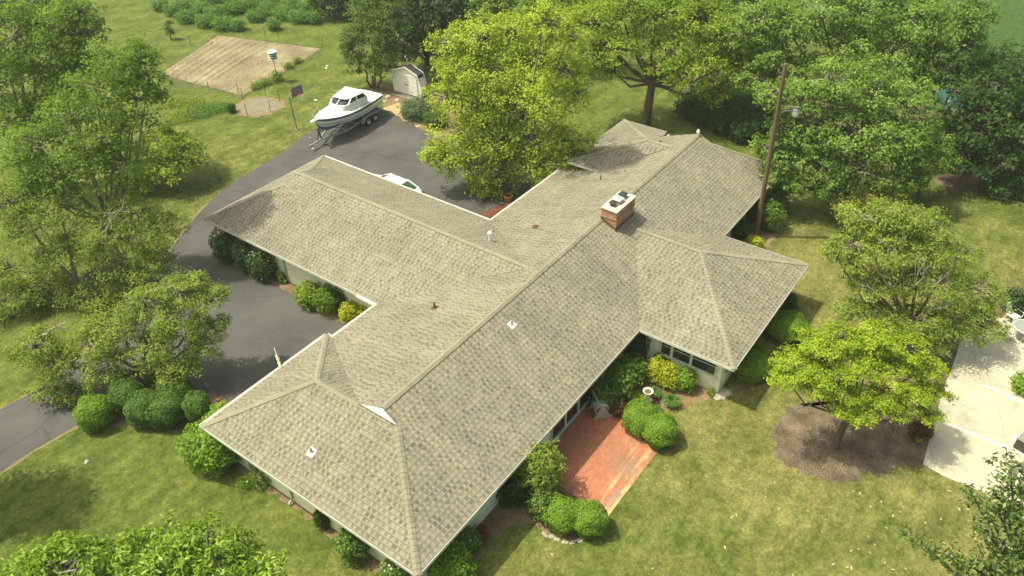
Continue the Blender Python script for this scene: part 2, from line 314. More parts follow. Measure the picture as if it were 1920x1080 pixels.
sheet("patio", [(1010, 850), (1095, 735), (1150, 772), (1190, 800), (1237, 841), (1138, 971), (1095, 940), (1040, 905)], .016, M_PATIO, .0)
sheet("concrete_court", [(1733, 872), (1745, 815), (1765, 740), (1800, 645), (1835, 590), (1900, 560), (2100, 520), (2300, 800), (2100, 1010), (1920, 950), (1840, 922), (1770, 893)], .012, M_CONC, .02, 1.)
sheet("mulch_ring", [(1448, 800), (1455, 845), (1480, 878), (1530, 898), (1600, 903), (1650, 888), (1700, 872), (1738, 870), (1748, 815), (1766, 742), (1700, 735), (1600, 738), (1510, 750), (1468, 770)], .007, M_MULCH, .16, .22)
sheet("mulch_bed", [(1600, 745), (1700, 740), (1766, 742), (1802, 642), (1830, 590), (1760, 590), (1660, 600), (1610, 650)], .0055, M_MULCH, .12, .4)
sheet("front_bed", [(1090, 735), (1150, 772), (1182, 788), (1290, 765), (1330, 745), (1365, 738), (1352, 690), (1230, 640), (1150, 640)], .0065, M_STRAW, .08, .3)
sheet("side_bed", [(780, 1100), (860, 1080), (900, 1010), (960, 985), (1010, 985), (1030, 1003), (1075, 1015), (1140, 978), (1060, 915), (1020, 845), (960, 850), (780, 1040)], .0062, M_STRAW, .08, .3)
sheet("west_bed", [(395, 800), (420, 850), (475, 905), (520, 930), (600, 985), (660, 1035), (730, 1080), (780, 1120), (800, 1060), (600, 900), (470, 810)], .006, M_STRAW, .14, .3)
sheet("bush_bed", [(200, 740), (205, 800), (245, 805), (300, 800), (350, 790), (400, 800), (440, 760), (400, 735), (300, 730)], .0125, M_STRAW, .08, .3)
sheet("garage_bed", [(400, 430), (404, 458), (440, 490), (500, 522), (560, 560), (610, 592), (655, 610), (700, 580), (560, 480), (430, 420)], .0145, M_STRAW, .06, .3)
sheet("shed_bed", [(690, 165), (735, 150), (800, 160), (880, 200), (890, 262), (868, 275), (830, 262), (790, 242), (745, 216), (722, 200), (715, 180)], .0132, M_STRAW, .15, .4)
sheet("east_bed", [(1350, 460), (1380, 470), (1437, 470), (1455, 440), (1462, 410), (1490, 350), (1460, 330), (1380, 380)], .0066, M_STRAW, .08, .3)
sheet("hedge_bed", [(1270, 195), (1300, 225), (1360, 250), (1430, 262), (1480, 270), (1900, 380), (1960, 330), (1800, 200), (1400, 120), (1290, 150)], .0058, M_MULCH, .25, .6)
sheet("court_bed", [(1840, 590), (1880, 560), (1960, 550), (1960, 600), (1925, 605), (1895, 598)], .0152, M_STRAW, .05, .3)
for a, b in (((1772, 793), (1925, 853)), ((1846, 722), (1990, 790)), ((1896, 841), (1903, 816)), ((1902, 816), (1960, 826))):
    A, B = gp(*a, .017), gp(*b, .017); d = (B-A)/np.linalg.norm(B-A); q = np.array([-d[1], d[0], 0])*.05
    sheet("court_line", [tuple((p)[:2]) for p in (A-q, B-q, B+q, A+q)], .017, plain("line_paint", (.8, .8, .76), .6, .08), 0, 5, world=True)
# tilled bed: a real relief of furrows
def garden():
    c = [gp(300, 140), gp(410, 67), gp(603, 92), gp(455, 180)]; nu, nv = 150, 160; vs = []
    for j in range(nv+1):
        for i in range(nu+1):
            u_, v_ = i/nu, j/nv; p = (c[0]*(1-u_)+c[1]*u_)*(1-v_)+(c[3]*(1-u_)+c[2]*u_)*v_
            e = min(1, 8*min(u_, 1-u_, v_, 1-v_)); deep = 1. if v_ < .55 else .35
            h = .03+e*(.045*deep*math.sin(v_*2*math.pi*(13+.5*math.sin(u_*3)))+.05*deep+rng.normal()*.02)
            vs.append((p[0]+rng.normal()*.05*(1-e), p[1]+rng.normal()*.05*(1-e), max(.008, h)))
    fs = [(j*(nu+1)+i, j*(nu+1)+i+1, (j+1)*(nu+1)+i+1, (j+1)*(nu+1)+i) for j in range(nv) for i in range(nu)]
    me = bpy.data.meshes.new("garden_bed"); me.from_pydata(vs, [], fs); o = link("garden_bed", me, M_SOIL); o['kind'] = 'structure'
    for f in me.polygons: f.use_smooth = True
garden()
sheet("garden_edge_weeds", [(296, 142), (408, 64), (608, 92), (466, 178), (454, 186), (400, 167), (330, 160)], .0054, speckle('weedy_edge', (.05, .065, .02), (.10, .11, .035), (.20, .17, .075), 1., 12, .9, .06), .15, .4)
sheet("gravel_edge", [(436, 200), (440, 212), (470, 221), (505, 216), (534, 200), (532, 188), (500, 180), (462, 183)], .0064, M_STRAW, .06, .3)
sheet("gravel_bed", [(443, 200), (447, 209), (472, 217), (502, 212), (527, 198), (525, 189), (498, 183), (464, 186)], .0105, M_GRAVEL, .04, .3)
sheet("straw_patch", [(722, 205), (745, 216), (790, 240), (800, 226), (770, 205), (745, 190)], .0160, M_PSTRAW, .12, .3)
# ------------------------------------------------------------------ the house
def H(u, v, z=0.): return np.array([u*S, v*S, z*S+EAVE])
k, a, j, ug, g, Lg, us, s_, Ls = .466, .744, .079, 2.132, .978, 2.872, 3.334, 1.021, .998
un, ggab, mg, Wb, kg, kw, ks, zn, vn, su, ke, Lm, Ln, vne = 5.559, .647, 6.721, 1.419, .417, .515, .321, .193, .804, .125, .914, 7.33, 7.047, 1.27
kb = k/Wb; zr = kw*a; vr = (k-zr)/k; vl = (k-zr)/kb; ge = kg*g; vg = (k-ge)/kb; vF = Wb+Lg; vR = vF-ggab; gx = g*.80; cx = ug+g; cn = (un+Ln)/2; zcn = zn+.29*(Ln-un)/2; vin = (k-zcn)/kb
apx = H(us+s_+su, -1-Ls+ke, ks*s_); rin = H(us+s_+su, -1+ks*s_/k, ks*s_)
A, B, C, D = H(0, -1), H(0, Wb+j), H(2*a, Wb+j), H(2*a, Wb)
Gr, Gl, Aw = H(a, -vr, zr), H(a, vl, zr), H(a, Wb+j-a, zr)
R0, R0r, R0l, Re = H(a+.03, 0, k), H(a+.004, -vr, zr), H(a+.004, vl, zr), H(mg, 0, k)
E0, Ge, Gb = H(Lm, -1), H(mg, -.19, k*.81), H(mg, .27, k-kb*.27)
ga, gf, gg, gh = H(ug, Wb), H(ug, vF), H(ug+2*g, vF), H(ug+2*g, Wb)
gl2, gr2, gR, gI = H(ug+gx, vR, kg*gx), H(ug+2*g-gx, vR, kg*gx), H(cx, vR, ge), H(cx, vg, ge)
I_, J_, K_, M_ = H(us, -1), H(us, -1-Ls), H(us+2*s_, -1-Ls), H(us+2*s_, -1)
nN, nW, nE, nA, nI = H(un, vn, zn), H(un, vne, zn), H(Ln, vne, zn), H(cn, vne-.744, zcn), H(cn, vin, zcn)
q1 = H(mg, .504, .2875)
FACES = {'front': [A, E0, Ge, Re, R0, R0r, Gr], 'back': [D, Gl, R0l, R0, Re, q1, H(mg, .95, .10), H(6., Wb)],
         'west': [A, Gr, Gl, Aw, B], 'wend': [B, Aw, C], 'wback': [C, Aw, Gl, D],
         'gw': [ga, gI, gR, gl2, gf], 'ge': [gh, gg, gr2, gR, gI], 'gend': [gf, gl2, gr2, gg],
         'sw': [I_, J_, apx, rin], 'send': [J_, K_, apx], 'se': [K_, M_, rin, apx],
         'nw': [nN, nI, nA, nW], 'nend': [nW, nA, nE], 'ne': [nE, nA, nI, q1, H(Ln, .6, zn)], 'east': [E0, H(Lm, .8), Gb, Ge]}
NRM = {}
house = thing("house", "long low ranch house under a tan shingled hip roof, in the middle", "house", (0, 0, 0))
def roof_mesh():
    vs, fs, uvs = [], [], []
    for nm, f in FACES.items():
        p = np.array(f); n = np.zeros(3)
        for i in range(len(p)): n += np.cross(p[i], p[(i+1) % len(p)])
        n /= np.linalg.norm(n)
        if n[2] < 0: n = -n; p = p[::-1]
        NRM[nm] = n; t = np.cross((0, 0, 1), n); t /= np.linalg.norm(t); q = np.cross(n, t); lo = (p@q).min()
        fs.append(tuple(range(len(vs), len(vs)+len(p)))); vs += [tuple(x) for x in p]; uvs += [(x@t, x@q-lo) for x in p]
    me = bpy.data.meshes.new("roof"); me.from_pydata(vs, [], fs); ul = me.uv_layers.new(name='UVMap')
    for l in me.loops: ul.data[l.index].uv = uvs[l.vertex_index]
    return link("roof", me, M_SHING, house)
roof = roof_mesh()
def caps(p, q, fa, fb, w=.135):
    p, q = np.array(p), np.array(q); L = np.linalg.norm(q-p); d = (q-p)/L; sides = []
    for f in (fa, fb):
        n = NRM[f]; c = np.cross(n, d); c = c if c[2] < 0 or abs(c[2]) < 1e-6 else -c
        sides.append((c/np.linalg.norm(c), n))
    m = MB(); uv = []; x = 0.
    while x < L:
        e = min(x+.27, L); i = len(m.v); lo, hi = .012, .030
        wv = w*rng.uniform(.93, 1.07)
        pts = []
        for t, h in ((x, hi), (e, lo)):
            c = p+d*t; pts += [c+sides[0][0]*wv+sides[0][1]*h, c+np.array([0, 0, h*1.25]), c+sides[1][0]*wv+sides[1][1]*h]
        dn = np.array([0, 0, -.02])
        m.add(pts+[pts[0]+dn, pts[1]+dn, pts[2]+dn], [(0, 1, 4, 3), (1, 2, 5, 4), (0, 6, 7, 1), (1, 7, 8, 2)]); x += .2
    me = bpy.data.meshes.new("ridge_cap"); me.from_pydata(m.v, [], m.f); ul = me.uv_layers.new(name='UVMap')
    for f in me.polygons:
        b = rng.uniform(0, 50, 2)
        for li, c in zip(f.loop_indices, ((0, 0), (.2, 0), (.2, .15), (0, .15))): ul.data[li].uv = (b[0]+c[0], round(b[1]/.196)*.196+.03+c[1])
    return link("ridge_cap", me, M_CAP, roof)
for x in ((R0, Re, 'front', 'back'), (A, Gr, 'front', 'west'), (B, Aw, 'west', 'wend'), (C, Aw, 'wend', 'wback'), (Aw, Gl, 'west', 'wback'), (gR, gI, 'gw', 'ge'), (gf, gl2, 'gw', 'gend'), (gg, gr2, 'ge', 'gend'),
          (apx, rin, 'sw', 'se'), (J_, apx, 'sw', 'send'), (K_, apx, 'send', 'se'), (nA, nI, 'nw', 'ne'), (nW, nA, 'nw', 'nend'), (nE, nA, 'nend', 'ne'), (E0, Ge, 'front', 'east')): caps(*x)
# gablets: west one is the white triangle under the ridge end
MB().add([H(a+.003, vl-.01, zr+.006), H(a+.003, -vr+.005, zr+.006), H(a+.028, 0, k-.002)], [(0, 1, 2)]).build("gable_panel", M_WHITE, house)
MB().add([gl2, gR, gr2], [(0, 1, 2)]).build("gable_panel", M_WALL, house)
MB().beam(gR+[-.1, .03, -.03], gr2+[0, .03, -.01], .05, .1).build("rake_board", M_OFFW, house)
MB().add([H(mg, -.19, k*.81), Re, q1, H(mg, .504, .1), H(mg, -.19, .1)], [(0, 1, 2, 3, 4)]).build("gable_panel", M_WALL, house)
# walls, soffits
OV = .70; zt = EAVE-.15
wl = MB()
wl.box(OV, 2*a*S-OV, -S+OV, (Wb+j)*S-OV, 0, zt).box(2*a*S-OV, Lm*S-OV, -S+OV, Wb*S-OV, 0, zt).box(us*S+OV, (us+2*s_)*S-OV, -(1+Ls)*S+OV, -S+OV, 0, zt)
wl.box(ug*S+OV, (ug+2*g)*S-OV, Wb*S-OV, vF*S-OV, 0, zt).box(un*S+OV, Ln*S-OV, .3*S, vne*S-OV, zt, EAVE+zn*S-.15)
wl.build("wall", M_WALL, house)
sf = MB()
for x0, x1, y0, y1, z in ((0, Lm, -1, Wb, 0), (us, us+2*s_, -1-Ls, -1, 0), (ug, ug+2*g, Wb, vF, 0), (0, 2*a, Wb, Wb+j, 0), (un, Ln, .55, vne, zn)):
    sf.add([H(x0, y0, z)-[0, 0, .145], H(x1, y0, z)-[0, 0, .145], H(x1, y1, z)-[0, 0, .145], H(x0, y1, z)-[0, 0, .145]], [(0, 1, 2, 3)])
sf.build("soffit", M_SOFF, house)
def edge(p, q, out, gut):
    out = np.array(out, float); hz = rng.uniform(.140, .148)
    m = MB().beam(np.array(p)+out*.012-[0, 0, hz/2+.004], np.array(q)+out*.012-[0, 0, hz/2+.004], .024, hz)
    m.build("fascia", M_OFFW if not gut else M_WHITE, house)
    if gut:
        c = out*.078-np.array([0, 0, .072]); p, q = np.array(p), np.array(q); gb = MB()
        gb.beam(p+c-[0, 0, .05], q+c-[0, 0, .05], .1, .012).beam(p+c+out*.044, q+c+out*.044, .014, .10).beam(p+c-out*.044, q+c-out*.044, .010, .10)
        gb.build("gutter", M_WHITE, house)
for x in ((A, I_, (0, -1, 0), 0), (J_, I_, (-1, 0, 0), 0), (J_, K_, (0, -1, 0), 0), (K_, M_, (1, 0, 0), 0), (M_, E0, (0, -1, 0), 0), (A, B, (-1, 0, 0), 0), (B, C, (0, 1, 0), 1), (C, D, (1, 0, 0), 1), (D, ga, (0, 1, 0), 1),
          (ga, ga+(gf-ga)*.10, (-1, 0, 0), 1), (ga+(gf-ga)*.10, gf, (-1, 0, 0), 0), (gf, gg, (0, 1, 0), 0), (gg, gh, (1, 0, 0), 1), (gh, H(6., Wb), (0, 1, 0), 1), (nN, nW, (-1, 0, 0), 0), (nW, nE, (0, 1, 0), 0), (nE, H(Ln, .6, zn), (1, 0, 0), 0)): edge(*x)
# chimney
pf = onplane(1154, 434, A, NRM['front'])
def chimney():
    zt_ = pf[2]+1.12; c0 = gp(1157, 397, zt_); cl = gp(1128, 388, zt_); cr = gp(1191, 367, zt_)
    x0, y0 = pf[0]+.02, pf[1]+.02; W = abs(cl[1]-c0[1]); L = abs(cr[0]-c0[0]); bot = pf[2]-.6
    ch = MB(); m = MB().box(x0, x0+L, y0, y0+W, bot, zt_-.07).box(x0-.03, x0+L+.03, y0-.03, y0+W+.03, zt_-.52, zt_-.45)
    me = bpy.data.meshes.new("chimney"); me.from_pydata(m.v, [], m.f); ul = me.uv_layers.new(name='UVMap')
    for f in me.polygons:
        for li in f.loop_indices:
            p = me.vertices[me.loops[li].vertex_index].co; ul.data[li].uv = (p.x+p.y, p.z)
    o = link("chimney", me, M_BRICK, house)
    MB().box(x0-.05, x0+L+.05, y0-.05, y0+W+.05, zt_-.07, zt_).build("chimney_cap", plain("cap_concrete", (.58, .55, .42), .8, .2, 4), o, bevel=.012)
    fl = MB(); yr, yl = 0., 0.
    # lead flashing that follows the roof slopes
    for (xa, ya, xb, yb) in ((x0-.02, y0-.02, x0+L+.02, y0-.02), (x0-.02, y0-.02, x0-.02, y0+W+.02), (x0+L+.02, y0-.02, x0+L+.02, y0+W+.02)):
        def rz(x, y): return EAVE+(k*S+k*y if y < 0 else k*S-kb*y)
        pts = [(xa+(xb-xa)*t/6, ya+(yb-ya)*t/6) for t in range(7)]
        for (p, q) in zip(pts, pts[1:]): fl.add([(*p, rz(*p)-.03), (*q, rz(*q)-.03), (*q, rz(*q)+.17), (*p, rz(*p)+.17)], [(0, 1, 2, 3)])
    fl.build("flashing", plain("flashing_brown", (.16, .07, .045), .6, .25), o)
    for t, mt, wd in ((.22, M_DARK, .17), (.47, plain("galvanised", (.62, .64, .62), .35, .1, 5, .5), .26), (.76, M_DARK, .20)):
        x, y = x0+L*t, y0+W*.55; q = MB(); q.box(x-wd*.6, x+wd*.6, y-wd*.6, y+wd*.6, zt_, zt_+.14)
        q.add([(x-wd, y-wd, zt_+.17), (x+wd, y-wd, zt_+.17), (x+wd, y+wd, zt_+.17), (x-wd, y+wd, zt_+.17), (x-wd, y-wd, zt_+.20), (x+wd, y-wd, zt_+.20), (x+wd, y+wd, zt_+.20), (x-wd, y+wd, zt_+.20), (x, y, zt_+.25)],
              [(0, 1, 2, 3), (0, 1, 5, 4), (1, 2, 6, 5), (2, 3, 7, 6), (3, 0, 4, 7), (4, 5, 8), (5, 6, 8), (6, 7, 8), (7, 4, 8)])
        for sx in (-1, 1):
            for sy in (-1, 1): q.box(x+sx*wd*.55-.015, x+sx*wd*.55+.015, y+sy*wd*.55-.015, y+sy*wd*.55+.015, zt_+.1, zt_+.172)
        q.build("flue_cap", mt, o)
chimney()
# roof penetrations
def pipe(px, py, face, r, h, m, fm=None, cap=False):
    P = onplane(px, py, FACES[face][0], NRM[face]); q = MB().tube([P-[0, 0, .1], P+[0, 0, h]], r, 10)
    if cap: q.lathe([(r*1.5, h-.05), (r*1.6, h+.02), (r*.9, h+.09), (.001, h+.11)], 12, P)
    o = q.build("vent_pipe", m, roof, smooth=True)
    if fm is not None:
        n = NRM[face]; t = np.cross((0, 0, 1), n); t /= np.linalg.norm(t); u2 = np.cross(n, t); f = MB(); e = .17
        f.add([P+n*.015+t*x*e+u2*y*e for x, y in ((-1, -1), (1, -1), (1, 1), (-1, 1))]+[P+n*.004+t*x*e+u2*y*e for x, y in ((-1, -1), (1, -1), (1, 1), (-1, 1))], [(0, 1, 2, 3), (0, 1, 5, 4), (1, 2, 6, 5), (2, 3, 7, 6), (3, 0, 4, 7)])
        f.build("flashing", fm, roof)
    return o
pipe(815, 577, 'back', .05, .28, M_RUST, M_RUST); pipe(960, 609, 'front', .045, .22, M_GREY, M_WHITE); pipe(584, 848, 'west', .05, .26, M_GREY, M_WHITE)
pipe(919, 451, 'ge', .075, .45, M_WHITE, None, True); pipe(1237, 274, 'back', .06, .36, M_RUST, M_WHITE); pipe(1126, 338, 'back', .03, .32, M_DARK, M_GREY); pipe(1172, 322, 'back', .04, .12, M_GREY, None)
P = onplane(1004, 427, FACES['back'][0], NRM['back']); MB().lathe([(.13, -.05), (.13, .05), (.17, .06), (.16, .10), (.001, .13)], 16, P).build("roof_vent", M_RUST, roof, smooth=True)
q = Re+np.array([-.25, 0, 0]); MB().lathe([(.05, 0), (.05, .1), (.10, .16), (.11, .24), (.06, .34), (.001, .40)], 14, q).build("finial", M_WHITE, roof, smooth=True)
# windows, doors, downspouts
def window(parent, x, y0, y1, z0, z1, ax, out, splits, rows=2):
    # ax 0: wall plane x = const, span along y;  ax 1: wall plane y = const, span along x
    def bx(m, a0, a1, z0, z1, d0, d1):
        lo, hi = sorted((x+out*d0, x+out*d1))
        return m.box(lo, hi, a0, a1, z0, z1) if ax == 0 else m.box(a0, a1, lo, hi, z0, z1)
    f = MB(); bx(f, y0-.09, y1+.09, z1, z1+.09, -.02, .05); bx(f, y0-.13, y1+.13, z0-.09, z0, -.02, .09); bx(f, y0-.09, y0, z0, z1, -.02, .052); bx(f, y1, y1+.09, z0, z1, -.02, .052)
    o = f.build("window", M_TRIM, parent); ed = [y0]+[y0+(y1-y0)*t for t in splits]+[y1]
    fr = MB()
    for t in ed[1:-1]: bx(fr, t-.06, t+.06, z0, z1, -.01, .048)
    for p, q_ in zip(ed, ed[1:]):
        for i in range(1, rows): bx(fr, p+.06, q_-.06, z0+(z1-z0)*i/rows-.016, z0+(z1-z0)*i/rows+.016, -.01, .03)
    fr.build("window_frame", M_TRIM, o)
    for p, q_ in zip(ed, ed[1:]): pn = MB(); bx(pn, p+.02, q_-.02, z0+.01, z1-.01, -.015, .012); pn.build("pane", M_GLASS, o)
xw = us*S+OV; w0 = onplane(1240, 655, (xw, 0, 0), (1, 0, 0)); w1 = onplane(1338, 690, (xw, 0, 0), (1, 0, 0))
window(house, xw, min(w0[1], w1[1])-.1, max(w0[1], w1[1]), 1.0, 2.0, 0, -1, (.44, .80), 2)
window(house, -(1+Ls)*S+OV, xw+.35, xw+2.6, 1.1, 2.18, 1, -1, (.5,), 2)
window(house, -S+OV, 9.2, 12.4, .08, 2.12, 1, -1, (.33, .66), 1)
window(house, -S+OV, 4.2, 6.2, 1.0, 2.1, 1, -1, (.5,), 2); window(house, -S+OV, 27.2, 29.2, 1.0, 2.1, 1, -1, (.5,), 2)
def spout(x, y, out):
    o = np.array(out, float); p = np.array([x, y, 0])
    MB().beam(p+o*OV*.9+[0, 0, zt+.05], p+o*.06+[0, 0, zt-.35], .07, .055).beam(p+o*.05+[0, 0, zt-.32], p+o*.05+[0, 0, .25], .07, .055, (o[0], o[1], 0)).beam(p+o*.05+[0, 0, .26], p+o*.28+[0, 0, .10], .07, .055).build("downspout", plain("pale_metal", (.34, .38, .32), .45, .08), house)
c1 = onplane(545, 915, (OV, 0, 0), (1, 0, 0)); spout(OV, c1[1], (-1, 0, 0)); c2 = onplane(535, 500, (ug*S+OV, 0, 0), (1, 0, 0)); spout(ug*S+OV, c2[1], (-1, 0, 0))
cb = onplane(478, 872, (OV, 0, 0), (1, 0, 0)); MB().box(OV-.16, OV, cb[1]-.2, cb[1]+.2, max(.5, cb[2]-.3), max(.5, cb[2]-.3)+.5).build("meter_box", M_GREY, house, bevel=.02)

# ------------------------------------------------------------------ boat on its trailer
M_GEL = plain("gelcoat", (.82, .82, .78), .25, .03, 2, 0, .6); M_BLUE = plain("blue_antifouling", (.02, .11, .30), .5, .2, 3); M_NAVY = plain("navy_stripe", (.035, .05, .075), .35, .1); M_CHROME = plain("chrome", (.75, .75, .75), .2, .05, 5, .9); M_GALV = plain("galvanised_steel", (.40, .41, .40), .5, .15, 8, .4)
BOATLOC = (26.0, 25.15, 0); BOATRZ = R(187.5)
boat = thing("motor_boat", "white cabin motor boat with dark stripes and blue bottom on a trailer", "boat", BOATLOC, BOATRZ)
ST = [(-3.05, 1.10, 1.60, .98, .98, .62), (-2.0, 1.17, 1.60, 1.05, .95, .58), (-1.0, 1.21, 1.62, 1.08, .95, .57), (0., 1.21, 1.66, 1.04, .98, .57), (1., 1.12, 1.72, .88, 1.05, .60), (1.7, .96, 1.79, .66, 1.14, .68), (2.3, .74, 1.87, .46, 1.16, .78), (2.8, .46, 1.95, .24, 1.26, 1.02), (3.15, .20, 2.01, .09, 1.45, 1.32), (3.3, .03, 2.04, .02, 1.72, 1.68)]
def strip(f0, f1, m, name, off=0., thick=None, parent=boat, smooth=True):
    q = MB()
    for sgn in (1, -1):
        row = []
        for t in ST:
            a_, b_ = f0(t), f1(t); row += [(t[0], sgn*(a_[0]+off), a_[1]), (t[0], sgn*(b_[0]+off), b_[1])]
        q.add(row, [(2*i, 2*i+1, 2*i+3, 2*i+2) for i in range(len(ST)-1)])
    return q.build(name, m, parent, smooth)
side = lambda f: (lambda t: (t[3]+(t[1]-t[3])*f+.05*math.sin(math.pi*f)*(t[1] > .3), t[4]+(t[2]-t[4])*f))
hull = strip(side(0), side(1), M_GEL, "hull")
q = MB()
for sgn in (1, -1): q.add([p for t in ST for p in ((t[0], 0, t[5]), (t[0], sgn*t[3], t[4]))], [(2*i, 2*i+1, 2*i+3, 2*i+2) for i in range(len(ST)-1)])
q.add([(ST[0][0], y, z) for y, z in ((0, .62), (.98, .98), (1.10, 1.6), (-1.10, 1.6), (-.98, .98))], [(0, 1, 2, 3, 4)]); q.build("hull_bottom", M_BLUE, boat, False)
MB().add([(-3.06, y, z) for y, z in ((.985, 1.0), (1.10, 1.6), (-1.10, 1.6), (-.985, 1.0))], [(0, 1, 2, 3)]).build("transom", M_GEL, boat)
strip(side(.0), side(.06), M_BLUE, "waterline_band", .006); strip(side(.76), side(.90), M_NAVY, "side_stripe", .007); strip(side(.30), side(.35), M_NAVY, "side_stripe", .007); strip(side(.96), side(1.03), M_NAVY, "rub_rail", .02)
dk = MB(); nn = 8
for i, t in enumerate(ST):
    cr = .05+.20*max(0, min(1, (t[0]+.2)/1.2))*(t[1]/1.2)
    for jj in range(nn+1):
        y = -1+2*jj/nn; dk.v.append((t[0], y*(t[1]+.01), t[2]+.012+cr*(1-y*y)))
dk.f = [(i*(nn+1)+jj, i*(nn+1)+jj+1, (i+1)*(nn+1)+jj+1, (i+1)*(nn+1)+jj) for i in range(len(ST)-1) for jj in range(nn)]
deck = dk.build("deck", M_GEL, boat, True)
MB().beam((1.35, -.26, 1.985), (1.35, .26, 1.985), .03, .03).beam((1.36, .26, 1.985), (1.82, .20, 1.985), .03, .03).build("hatch_trim", M_NAVY, deck)
MB().tube([(-2.4, -1.14, 1.70), (0, -1.16, 1.78), (1.4, -.95, 1.90)], .012, 6).tube([(-2.4, 1.14, 1.70), (0, 1.16, 1.78), (1.4, .95, 1.90)], .012, 6).build("grab_rail", M_NAVY, boat)
def rpoly(x0, x1, ya, yb, n=6, rnd=.35):   # plan outline: aft half-width ya, forward half-width yb, rounded nose
    o = [(x0, -ya)]
    for i in range(n+1):
        t = -math.pi/2+math.pi*i/n; o.append((x1-rnd+rnd*math.cos(t), yb*math.copysign(abs(math.sin(t))**.6, t)))
    return o+[(x0, ya)]
def loft(polys, m, name, parent, capt=True, smooth=True):
    q = MB(); n = len(polys[0][0]); vs = [(x, y, z) for P_, z in polys for x, y in P_]; fs = [(i*n+k_, i*n+(k_+1) % n, (i+1)*n+(k_+1) % n, (i+1)*n+k_) for i in range(len(polys)-1) for k_ in range(n)]
    if capt: fs.append(tuple(range((len(polys)-1)*n, len(polys)*n)))
    return q.add(vs, fs).build(name, m, parent, smooth)
loft([(rpoly(-1.35, 1.55, 1.02, .80, rnd=.5), 1.66), (rpoly(-1.35, 1.15, .97, .74, rnd=.5), 2.19)], M_GEL, "cabin", boat)
loft([(rpoly(-1.25, .98, .93, .71, rnd=.5), 2.185), (rpoly(-1.05, .35, .84, .64, rnd=.45), 2.47)], M_GLASS, "cabin_window", boat)
loft([(rpoly(-1.30, .52, .91, .70, rnd=.5), 2.46), (rpoly(-1.36, .57, .94, .72, rnd=.5), 2.51), (rpoly(-1.22, .44, .82, .62, rnd=.5), 2.57), (rpoly(-.7, .1, .4, .3, rnd=.4), 2.61)], M_GEL, "hardtop", boat)
for sy in (1, -1):
    for a_, b_, w_ in (((-1.27, sy*.945, 2.18), (-1.06, sy*.86, 2.48), .05), ((-.30, sy*.935, 2.18), (-.30, sy*.84, 2.48), .05), ((.66, sy*.79, 2.18), (.15, sy*.73, 2.48), .06)): MB().beam(a_, b_, w_, .05).build("window_post", M_GEL, boat)
MB().beam((1.0, 0, 2.18), (.37, 0, 2.48), .05, .05).build("window_post", M_GEL, boat)
MB().tube([(1.9, .80, 1.85), (2.0, .86, 2.25), (2.5, .66, 2.33), (3.0, .40, 2.40), (3.1, .34, 2.02)], .016, 6).tube([(1.9, -.80, 1.85), (2.0, -.86, 2.25), (2.5, -.66, 2.33), (3.0, -.40, 2.40), (3.1, -.34, 2.02)], .016, 6).tube([(3.2, .2, 2.05), (3.35, .22, 2.42), (3.72, .12, 2.42), (3.72, -.12, 2.42), (3.35, -.22, 2.42), (3.2, -.2, 2.05)], .016, 6).build("bow_rail", M_CHROME, boat)
MB().prism([(3.0, -.17), (3.78, -.11), (3.84, 0), (3.78, .11), (3.0, .17)], 2, 2.0, 2.06).build("bow_pulpit", M_GEL, boat)
MB().box(-3.45, -3.06, -.8, .8, 1.02, 1.08).build("swim_platform", M_GEL, boat); MB().box(-3.3, -3.06, -.2, .2, .55, 1.0).tube([(-3.3, 0, .95), (-3.38, 0, .62), (-3.36, 0, .42)], [.12, .1, .05], 8).build("stern_drive", M_DARK, boat)
tr = thing("boat_trailer", "grey galvanised tandem axle trailer carrying the white boat", "trailer", BOATLOC, BOATRZ)
q = MB()
for sy in (1, -1): q.beam((-3.0, sy*.82, .46), (1.2, sy*.82, .46), .07, .12).beam((1.2, sy*.82, .46), (3.15, sy*.06, .44), .07, .11)
for x in (-2.9, -1.2, 0., 1.1): q.beam((x, -.80, .47), (x, .80, .47), .07, .09)
for sy in (1, -1): q.beam((-2.9, sy*.45, .60), (1.0, sy*.42, .62), .09, .06); 
q.build("frame", M_GALV, tr)
MB().beam((3.0, 0, .43), (4.15, 0, .43), .09, .09).box(4.1, 4.32, -.05, .05, .40, .50).build("tongue", M_GALV, tr)
MB().beam((3.05, 0, .45), (3.25, 0, 1.25), .08, .08).beam((3.45, 0, .45), (3.22, 0, 1.10), .05, .05).box(3.12, 3.30, -.08, .08, 1.18, 1.30).build("winch_post", M_DARK, tr)
MB().tube([(3.9, -.12, .12), (3.9, -.12, .85)], .035, 8).tube([(3.9, -.12, .85), (3.9, -.32, .85)], .018, 6).box(3.80, 4.0, -.22, -.02, 0, .05).build("jack", M_GALV, tr)
def wheel(parent, x, y, r, wd, sgn):
    w_ = MB().lathe([(r*.55, -wd/2), (r*.93, -wd/2), (r, -wd*.3), (r, wd*.3), (r*.93, wd/2), (r*.55, wd/2)], 20); w_.v = [(x+p[0], y+p[2], r+p[1]) for p in w_.v]; o = w_.build("wheel", M_BLACK, parent, True)
    d = MB().lathe([(.001, wd*.28), (r*.25, wd*.34), (r*.3, wd*.22), (r*.52, wd*.30), (r*.58, wd*.44), (r*.58, -wd*.4)], 16); d.v = [(x+p[0], y+p[2]*sgn, r+p[1]) for p in d.v]; d.build("rim", M_CHROME, o, True)
